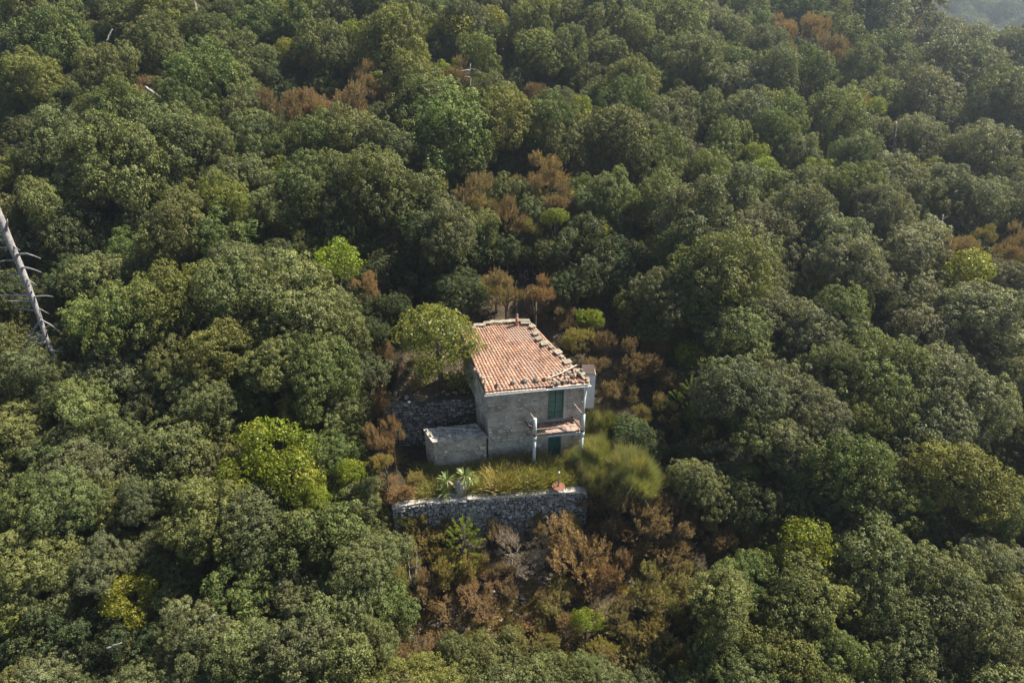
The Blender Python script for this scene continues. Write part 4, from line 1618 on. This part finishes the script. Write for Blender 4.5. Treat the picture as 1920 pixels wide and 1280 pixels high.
wood = point_object('forest', far_pts)
under = point_object('undergrowth', np.array(low_pts))
ng = bpy.data.node_groups.new('wood', 'GeometryNodeTree')
ng.interface.new_socket('Geometry', in_out='INPUT', socket_type='NodeSocketGeometry')
ng.interface.new_socket('Geometry', in_out='OUTPUT', socket_type='NodeSocketGeometry')
gi = ng.nodes.new('NodeGroupInput')
go = ng.nodes.new('NodeGroupOutput')
iop = ng.nodes.new('GeometryNodeInstanceOnPoints')
ci = ng.nodes.new('GeometryNodeCollectionInfo')
ci.inputs['Collection'].default_value = lib
ci.inputs['Separate Children'].default_value = True
iop.inputs['Pick Instance'].default_value = True
na = ng.nodes.new('GeometryNodeInputNamedAttribute')
na.data_type = 'FLOAT'
na.inputs['Name'].default_value = 'size'
rvn = ng.nodes.new('FunctionNodeRandomValue')
rvn.data_type = 'FLOAT_VECTOR'
rvn.inputs[0].default_value = (-.12, -.12, 0)
rvn.inputs[1].default_value = (.12, .12, 6.28)
mp = ng.nodes.new('GeometryNodeMeshToPoints')
L_ = ng.links.new
L_(gi.outputs[0], mp.inputs['Mesh'])
L_(mp.outputs[0], iop.inputs['Points'])
L_(ci.outputs[0], iop.inputs['Instance'])
L_(rvn.outputs[0], iop.inputs['Rotation'])
L_(na.outputs[0], iop.inputs['Scale'])
L_(iop.outputs[0], go.inputs[0])
for o in (wood, under):
    o.modifiers.new('wood', 'NODES').node_group = ng

# ------------------------------------------------------------------ broom and grass on the terrace
for (px, py, rp, zh, c, lab) in ((1112, 862, 54, 1.0, (.20, .225, .10), 'tall feathery green broom bush against the right house corner'),
                                 (1182, 898, 66, 1.0, (.20, .22, .11), 'widest feathery broom bush, right of the rusty table'),
                                 (1120, 912, 42, .9, (.15, .165, .08), 'dull green broom bush low beside the retaining wall end'),
                                 (1232, 912, 38, .9, (.18, .18, .10), 'greyish broom bush at the right end of the broom clump'),
                                 (1082, 868, 34, 1.0, (.17, .175, .085), 'small broom bush hiding the wall right of the teal lower door'),
                                 (1130, 800, 44, .9, (.085, .115, .05), 'dark green broom bush in shade behind the right house corner')):  # shade is put into this bush's darker stem colour
    p, t = hit(px, py + rp * .25, .1)
    r_ = rp * t / F
    gz = float(T(p[0], p[1]))
    root = empty('broom_bush', (p[0], p[1], gz))
    o = link('crown', BROOM[int(px) % 2], root, (0, 0, -.1), (0, 0, px), (r_ * .92, r_ * .92, r_ * 1.5 * zh))
    o.color = (*c, 1)
    tag(root, lab, 'shrub', 'broom bushes right of the house')


def grass_object(name, regions, mat, cols, label=None):
    """regions: (x0,x1,y0,y1,count,height,lean)"""
    Vs, Ts = [], []
    r = np.random.default_rng(hash_(name))
    for (xa, xb, ya, yb, n, h, tn_, wm) in regions:
        # tussocks
        n = int(n * 1.6)
        nc = max(3, n // 200)
        cx = r.uniform(xa, xb, nc)
        cy = r.uniform(ya, yb, nc)
        ch_ = r.uniform(.6, 1.25, nc)
        cw = np.clip(r.normal(wm, .22, nc), 0, 1)
        i = r.integers(0, nc, n)
        x = cx[i] + r.normal(0, .11, n)
        y = cy[i] + r.normal(0, .11, n)
        z = T(x, y) - .02
        d = unit(np.stack([(x - cx[i]) * 3.0, (y - cy[i]) * 3.0, np.ones(n)], 1) + r.normal(0, .34, (n, 3)))
        L = h * ch_[i] * r.uniform(.45, 1.1, n)
        S = unit(np.cross(d, r.normal(size=(n, 3)))) * .0055
        P = np.stack([x, y, z], 1)
        q = np.stack([P + S, P - S, P + d * L[:, None] - S * .2 + np.array([0, 0, -.03]), P + d * L[:, None] + S * .2], 1)
        Vs.append(q.reshape(-1, 3))
        t = np.zeros((n, 4, 4), np.float32)
        t[:, :, 0] = np.clip(r.normal(tn_, .17, n), 0, 1.2)[:, None]
        t[:, :, 1] = np.clip(cw[i] + r.normal(0, .15, n), 0, 1)[:, None]
        t[:, :, 3] = 1
        Ts.append(t.reshape(-1, 4))
    V = np.concatenate(Vs)
    me = fast_mesh(name, V, np.arange(len(V)).reshape(-1, 4), mat, np.concatenate(Ts))
    o = link(name, me)
    o.color = (*cols, 1)
    tag(o, label, None, None, 'stuff')
    return o


y_f = lambda x: float(np.interp(x, WALLP[:, 0], WALLP[:, 1]))
regs = []
for i in range(26):
    xa = -5.2 + i * .36
    if xa > 3.6:
        break
    y0 = y_f(xa) + .55
    y1 = 28.75 if xa < -1.2 else 28.9
    dense = 2600 if -2.6 < xa < 1.9 else 1700
    hh = 1.0 if -1.4 < xa < 1.9 else .7
    regs.append((xa, xa + .4, y0 + .1, y1, dense, hh * (0.8 + .4 * abs(math.sin(i * 1.7))), (.40 + .25 * abs(math.sin(i * 2.7))), .25 + .5 * (math.sin(i * 2.1 + 1) > .35)))
grass_object('terrace_grass', regs, M['blade'], (.205, .215, .078), 'tall yellow-green grass covering the terrace before the house')
regs = []
rg = np.random.default_rng(3)
for px, py, hh in ((1000, 1110, .3), (900, 1100, .35), (860, 1150, .3), (960, 1140, .3), (1060, 1090, .3), (800, 1160, .3), (1180, 1080, .3), (1260, 1060, .3), (700, 960, .4), (740, 960, .35), (930, 1160, .3), (1050, 1180, .3), (880, 1040, .4), (1020, 1150, .35), (1340, 1060, .35), (720, 870, .4), (1090, 985, .3), (1230, 1070, .3), (760, 1140, .3)):
    p, t = hit(px, py)
    regs.append((p[0] - .9, p[0] + .9, p[1] - .9, p[1] + .9, 1800, hh, .5, .75))
grass_object('dry_grass', regs, M['blade'], (.30, .19, .11), 'dry pinkish brown grass among the heath below the retaining wall')

# loose stones on the slope
mb = MB()
for px, py, n, sp in ((1005, 1108, 240, 1.1), (930, 1125, 200, 1.3), (780, 1165, 200, 1.2), (870, 1150, 160, 1.2), (850, 1180, 50, .9), (1275, 1108, 50, .6), (1200, 1085, 40, .8), (700, 965, 60, .6), (720, 720, 40, .5), (690, 700, 30, .5), (1380, 990, 30, .6), (1010, 520, 50, 1.5), (970, 510, 40, 1.2), (1330, 990, 40, .9), (1280, 940, 40, .8), (1060, 980, 40, .8), (660, 680, 40, .6)):
    p, t = hit(px, py)
    for i in range(n):
        x_, y_ = p[0] + rr.gauss(0, sp * .6), p[1] + rr.gauss(0, sp * .5)
        q = rr.uniform(.05, .22) * (1.25 if i % 9 == 0 else .9)
        v, f = RKV[i % 8]
        zz = float(T(x_, y_)) + q * .12
        cz, sz = math.cos(i), math.sin(i)
        mb.add([(x_ + (p_[0] * cz - p_[1] * sz) * q, y_ + (p_[0] * sz + p_[1] * cz) * q, zz + p_[2] * q * .6) for p_ in v], f)
o = mb.build('loose_rubble', M['slope_stone'])
tag(o, 'pale loose stones lying on the bare slope', None, None, 'stuff')

# ------------------------------------------------------------------ yucca
yp = Uz(864, 926, .05)
yu = empty('yucca', (yp[0], yp[1], 0))
tag(yu, 'yucca with thick grey skirted trunk and spiky green rosettes on the terrace edge', 'plant')
mb = MB()
mb.tube([(yp[0], yp[1], -.1), (yp[0] + .02, yp[1], .4), (yp[0] - .02, yp[1] + .03, .85), (yp[0], yp[1], 1.0)], [.24, .27, .24, .12], 12)
mb.build('trunk', M['skirt'], yu, True)
sk = MB()
for i in range(120):
    a_ = rr.uniform(0, 6.28)
    z0 = rr.uniform(.25, 1.0)
    x0, y0 = yp[0] + .24 * math.cos(a_), yp[1] + .24 * math.sin(a_)
    t_ = Vector((-math.sin(a_), math.cos(a_), 0)) * .025
    b_ = Vector((x0, y0, z0))
    c_ = b_ + Vector((.09 * math.cos(a_), .09 * math.sin(a_), -.3))
    sk.add([b_ - t_, b_ + t_, c_ + t_ * .3, c_ - t_ * .3], [(0, 1, 2, 3)])
sk.build('dry_leaf_skirt', M['skirt'], yu)
for (px, py, zz, rl, nlv) in ((871, 893, 1.15, .62, 60), (838, 901, .85, .58, 52), (834, 925, .35, .58, 56), (884, 900, .95, .42, 36)):
    c = Uz(px, py, zz)
    r_ = np.random.default_rng(int(px))
    n = nlv
    th = r_.uniform(0, 6.28, n)
    el = r_.uniform(-.35, 1.35, n)
    d = np.stack([np.cos(th) * np.cos(el), np.sin(th) * np.cos(el), np.sin(el)], 1)
    L = rl * r_.uniform(.75, 1.1, n)
    S = unit(np.cross(d, [0, 0, 1.0])) * .022
    b0 = c + d * .05
    m1 = b0 + d * (L * .6)[:, None]
    tp_ = b0 + d * L[:, None] + np.array([0, 0, -.09])
    V = np.stack([b0 + S * .7, b0 - S * .7, m1 - S, tp_ - S * .12, tp_ + S * .12, m1 + S], 1).reshape(-1, 3) - np.array([yp[0], yp[1], 0])
    k = np.arange(n)[:, None] * 6
    Q = np.concatenate([k + np.array([0, 1, 2, 5]), k + np.array([5, 2, 3, 4])])
    t = np.zeros((n * 6, 4), np.float32)
    t[:, 0] = np.repeat(r_.uniform(.3, .9, n), 6)
    t[:, 1] = np.repeat(np.clip(r_.normal(.3, .25, n), 0, 1), 6)
    t[:, 3] = 1
    o = link('rosette', fast_mesh('rosette', V, Q, M['yucca'], t), yu)
    o.color = (.10, .15, .05, 1)
    mb = MB()
    mb.tube([(yp[0], yp[1], max(zz - .5, 0.0)), tuple(c)], [.09, .06], 7)
    mb.build('stem', M['skirt'], yu)


# ------------------------------------------------------------------ pine saplings
def pine(px, py, hp, label, c=(.22, .27, .05)):
    p, t = hit(px, py, .0)
    h = hp * t / F / math.cos(R(38))
    root = empty('pine_sapling', (p[0], p[1], float(T(p[0], p[1]))))
    r = np.random.default_rng(int(px))
    mb = MB()
    mb.tube([(0, 0, -.1), (.02, 0, h * .5), (0, .02, h)], [.05, .035, .012], 7)
    segs = [((0, 0, h * .55), (0, 0, h * 1.05), .8)]
    nw = 8
    for k in range(nw):
        zz = h * (.10 + .78 * k / nw)
        for j in range(6):
            a_ = j * 1.047 + k * .6 + r.uniform(-.25, .25)
            ln = h * (.40 - .038 * k) * r.uniform(.7, 1.15)
            b = np.array([0, 0, zz])
            e_ = b + np.array([math.cos(a_) * ln, math.sin(a_) * ln, ln * .75])
            m_ = b + (e_ - b) * .5 + np.array([0, 0, -.05])
            mb.tube([tuple(b), tuple(m_), tuple(e_)], [.018, .012, .006], 5)
            segs.append((tuple(m_), tuple(e_), .55))
    tr = mb.mesh('trunk', M['bark'])
    link('trunk', tr, root)
    P, D, Nn, L = [], [], [], []
    for a0, a1, wgt in segs:
        a0, a1 = np.array(a0), np.array(a1)
        n = 330
        tt = r.random(n) ** .9 * 1.05
        ax = unit((a1 - a0)[None])[0]
        P.append(a0 + (a1 - a0) * tt[:, None])
        dd_ = unit(rdir(r, n) * .8 + ax * 1.0)
        D.append(dd_)
        Nn.append(rdir(r, n))
        L.append(r.uniform(.08, .16, n))
    P, D, Nn, L = map(np.concatenate, (P, D, Nn, L))
    V, Q = leaf_quads(P, D, Nn, L, np.full(len(L), .012))
    t_ = np.zeros((len(V), 4), np.float32)
    t_[:, 0] = np.repeat(r.uniform(.3, .9, len(L)), 4)
    t_[:, 1] = np.repeat(np.clip(r.normal(.15, .1, len(L)), 0, 1), 4)
    t_[:, 3] = 1
    o = link('needles', fast_mesh('needles', V, Q, M['soft'], t_), root)
    o.color = (*c, 1)
    tag(root, label, 'young tree', 'pine saplings')


pine(872, 1058, 92, 'bright green pine sapling standing before the middle of the retaining wall')
pine(1283, 800, 84, 'light green pine sapling right of the broom bushes', (.18, .23, .06))
pine(1100, 640, 50, 'small yellowish sapling behind the right side of the roof', (.19, .22, .04))

# ------------------------------------------------------------------ dead trunks
dead_root = None


def dead_trunk(name, p0, p1, r0, r1, branches, label, cat='dead tree', bend=.0, seed=1):
    """p0 thick end, p1 thin end in world space"""
    r = random.Random(seed)
    p0, p1 = Vector(p0), Vector(p1)
    root = empty(name, tuple(p1))
    side = Vector((1, 0, 0))
    pts_, rad = [], []
    nn_ = 9
    for i in range(nn_ + 1):
        t = i / nn_
        pts_.append(p0.lerp(p1, t) + side * bend * math.sin(math.pi * t) + Vector((r.uniform(-.03, .03), 0, r.uniform(-.03, .03))))
        rad.append(lerp(r0, r1, t) * r.uniform(.94, 1.06))
    mb = MB()
    mb.tube(pts_, rad, 12)
    mb.build('trunk', M['dead_wood' if name != 'dead_tree' or seed == 1 else 'grey_stem'], root, True)
    for (t, dx, dz, ln, rb, droop) in branches:
        b = p0.lerp(p1, t) + side * bend * math.sin(math.pi * t)
        d = Vector((dx, r.uniform(-.5, .1), dz)).normalized()
        ln *= r.uniform(1.0, 1.45)
        q = [b]
        for k in range(1, 5):
            q.append(b + d * ln * k / 4 + Vector((0, 0, -droop * (k / 4) ** 2)) + Vector((r.uniform(-.02, .02), 0, r.uniform(-.02, .02))))
        mb = MB()
        rb *= 1.9
        mb.tube(q, [rb, rb * .8, rb * .6, rb * .42, rb * .2], 6)
        mb.build('branch', M['dead_wood'], root, True)
    tag(root, label, cat)
    return root


pB, tB = hit(100, 668, 1.6)
dB = tB * .955
P1 = CAM + ray(99, 668) * dB
P0 = CAM + ray(-30, 340) * (dB * .91)
br = [(.22, -.9, .5, 1.1, .05, .1), (.31, -1, -.2, .8, .05, .0), (.34, .7, -.3, .5, .03, 0), (.53, .9, -.2, .7, .025, .1), (.59, .5, .9, .45, .03, 0), (.70, 1.0, -.5, .6, .02, .1), (.87, -1, -.05, 1.9, .055, .9), (.88, .6, .8, .7, .03, 0), (.10, .8, .9, .9, .07, .1), (.17, -.6, .8, .8, .05, .1), (.27, .6, .9, 1.0, .06, .0), (.40, 1.0, .45, 2.1, .045, .7), (.47, 1.0, .25, 1.9, .04, .35), (.36, -1.0, .1, 1.0, .04, .1), (.43, -1, .0, .9, .04, .1), (.50, -1, -.1, .9, .035, .0), (.56, -1, .15, .6, .03, .1),
      (.63, -1.0, .25, 1.6, .04, .3), (.64, 1.0, .25, 1.0, .03, .25), (.62, .6, .6, .5, .035, 0), (.67, -1.0, .1, 1.4, .03, .1), (.72, -1, .15, 1.0, .03, .0), (.78, -.8, -.7, 1.3, .05, .3), (.77, 1.0, -.2, 1.1, .03, .25), (.76, .7, .3, .4, .02, 0), (.84, -1, .1, 1.0, .03, .3), (.83, .7, .35, .4, .025, 0), (.90, -1, -.15, 2.0, .06, .9), (.93, .35, -1.0, 1.5, .06, .1), (.96, 1.0, .1, 1.1, .025, .0)]
dead_trunk('dead_tree', P0, P1, .23, .11, br, 'large bare grey dead trunk with broken branches slanting down at the left edge', bend=.15)

pp, tt = hit(1674, 322, 1.0)
q_ = CAM + ray(1680, 228) * (tt * .99)
dead_trunk('dead_tree', CAM + ray(1671, 325) * (tt * .985), q_, .16, .09, [(.9, 1, .4, .5, .03, .0), (.5, -1, .3, .4, .02, .0)], 'thin straight bare pole of a dead tree standing on the hazy right slope', seed=4)
pp, tt = hit(1762, 445, 1.5)
dead_trunk('dead_tree', CAM + ray(1762, 445) * (tt * .98), CAM + ray(1768, 402) * (tt * .98), .12, .05, [(.5, -1, .4, .4, .02, 0), (.8, 1, .5, .4, .02, 0)], 'short bare dead stem among the crowns near the right edge', seed=5)
pp, tt = hit(363, 20, 4)
dead_trunk('dead_tree', CAM + ray(369, 26) * (tt * .99), CAM + ray(361, -14) * (tt * .99), .16, .10, [], 'bare dead trunk cut off by the top edge at the upper left', seed=6)
pp, tt = hit(295, 178, 4.4)
dead_trunk('fallen_log', CAM + ray(314, 193) * (tt * .965), CAM + ray(273, 164) * (tt * .965), .09, .13, [(.85, -.6, .8, .3, .04, 0)], 'pale fallen log lying on the crowns at the upper left', 'log', seed=7)
pp, tt = hit(205, 65, 4.4)
dead_trunk('dead_branch', CAM + ray(199, 78) * (tt * .97), CAM + ray(211, 55) * (tt * .97), .07, .04, [], 'small pale broken branch showing between crowns at the upper left', 'branch', seed=8)
pp, tt = hit(880, 140, 4.4)
dead_trunk('dead_tree', CAM + ray(881, 170) * (tt * .975), CAM + ray(882, 120) * (tt * .975), .08, .04, [(.75, -1, .1, .9, .04, .1), (.8, 1, .1, .7, .03, .1), (.5, -1, .2, .5, .03, 0)], 'bare grey trunk with side limbs under a crown near the top middle', seed=9)
pp, tt = hit(395, 1155, 3.6)
dead_trunk('dead_branch', CAM + ray(386, 1164) * (tt * .975), CAM + ray(403, 1150) * (tt * .975), .05, .03, [], 'short pale snapped branch among the dark crowns at the lower left', 'branch', seed=10)
pp, tt = hit(212, 1210, 3.4)
dead_trunk('dead_branch', CAM + ray(200, 1215) * (tt * .97), CAM + ray(228, 1204) * (tt * .97), .045, .02, [], 'thin pale dead branch in the dark lower left corner wood', 'branch', seed=11)
pp, tt = hit(780, 1080, .4)
for k, (xa, ya, xb, yb) in enumerate(((778, 1095, 783, 1030), (770, 1090, 765, 1040))):
    dead_trunk('dead_sapling', CAM + ray(xa, ya) * (tt * .96), CAM + ray(xb, yb) * (tt * .96), .03, .015, [(.5, .8, .6, .3, .012, 0)], ['taller of two pale bare stems among the heath left of the pine sapling', 'shorter of two pale bare stems among the heath left of the pine sapling'][k], 'dead stem', seed=12 + k)

# ------------------------------------------------------------------ labels that single each plant out
LM = [('roof chimney', 968, 595), ('green upper shutters', 1043, 762), ('flat roofed outbuilding', 850, 810), ('left retaining wall end', 745, 950), ('right retaining wall end', 1095, 925),
      ('spiky yucca', 855, 905), ('big dead trunk', 45, 520), ('lime shrubs on the left', 520, 865), ('hazy valley corner', 1850, 20), ('top left corner', 0, 0), ('bottom left corner', 0, 1280), ('bottom right corner', 1920, 1280),
      ('bare pole on the right', 1676, 280), ('fallen pale log', 295, 178), ('lime shrub at lower right', 1505, 1020), ('upper left lime shrub', 632, 490), ('lime shrub beside the house', 1300, 670),
      ('far right yellow shrub', 1820, 525), ('rusty heath patch upper left', 640, 212), ('yellow crown at top middle', 1085, 235), ('top edge centre', 960, 0), ('left edge centre', 0, 800),
      ('right edge centre', 1920, 800), ('lower left bottom edge', 480, 1280), ('bright pine sapling', 872, 1010), ('rusty garden table', 1047, 908), ('broom bushes', 1180, 870), ('bottom edge centre', 1000, 1280),
      ('wide fresh green oak', 800, 205), ('big dark oak', 1300, 540), ('short dead stem', 1765, 425), ('lime shrub on the upper right', 1455, 205)]
from collections import defaultdict
bucket = defaultdict(list)
for p in PLANTS:
    if p['label']:
        tag(p['o'], p['label'], 'tree')
        continue
    best = min(LM, key=lambda l: math.hypot(l[1] - p['px'], l[2] - p['py']) if math.hypot(l[1] - p['px'], l[2] - p['py']) > 18 else 1e9)
    dx, dy = p['px'] - best[1], p['py'] - best[2]
    if abs(dx) > 2.2 * abs(dy):
        d = 'left of' if dx < 0 else 'right of'
    elif abs(dy) > 2.2 * abs(dx):
        d = 'above' if dy < 0 else 'below'
    else:
        d = ('upper left of' if dy < 0 else 'lower left of') if dx < 0 else ('upper right of' if dy < 0 else 'lower right of')
    size = 'broad' if p['r'] > 66 else ('small' if p['r'] < 34 else '')
    words_ = (size + ' ' + KIND[p['k']][1]).strip()
    bucket[(words_, d, best[0])].append((math.hypot(dx, dy), p))
GRP = {'O': 'holm oaks of the wood', 'S': 'holm oaks of the wood', 'D': 'evergreen scrub oaks between the oaks', 'E': 'evergreen scrub oaks between the oaks', 'G': 'holm oaks of the wood', 'Y': 'leafy shrubs among the oaks', 'L': 'leafy shrubs among the oaks', 'H': 'heath shrubs', 'B': 'heath shrubs', 'V': 'heath shrubs', 'T': 'bare twiggy shrubs'}
for (words_, d, lm), items in bucket.items():
    items.sort(key=lambda t: t[0])
    for i, (_, p) in enumerate(items):
        suf = '' if len(items) == 1 else (', nearest such' if i == 0 else f', {ORD[i]} nearest')
        tag(p['o'], f'{words_}, {d} the {lm}{suf}', KIND[p['k']][2], GRP[p['k']])

# ------------------------------------------------------------------ haze
mh = bpy.data.materials.new('haze_air')
mh.use_nodes = True
nt = mh.node_tree
nt.nodes.clear()
out = nt.nodes.new('ShaderNodeOutputMaterial')
pv = nt.nodes.new('ShaderNodeVolumePrincipled')
pv.inputs['Color'].default_value = (.70, .84, 1.0, 1)
pv.inputs['Density'].default_value = 0.0008
pv.inputs['Anisotropy'].default_value = .65
nt.links.new(pv.outputs[0], out.inputs['Volume'])
mb = MB()
mb.box((20, 295, 20), (820, 790, 110))
hz = mb.build('haze', mh)
tag(hz, kind='stuff')
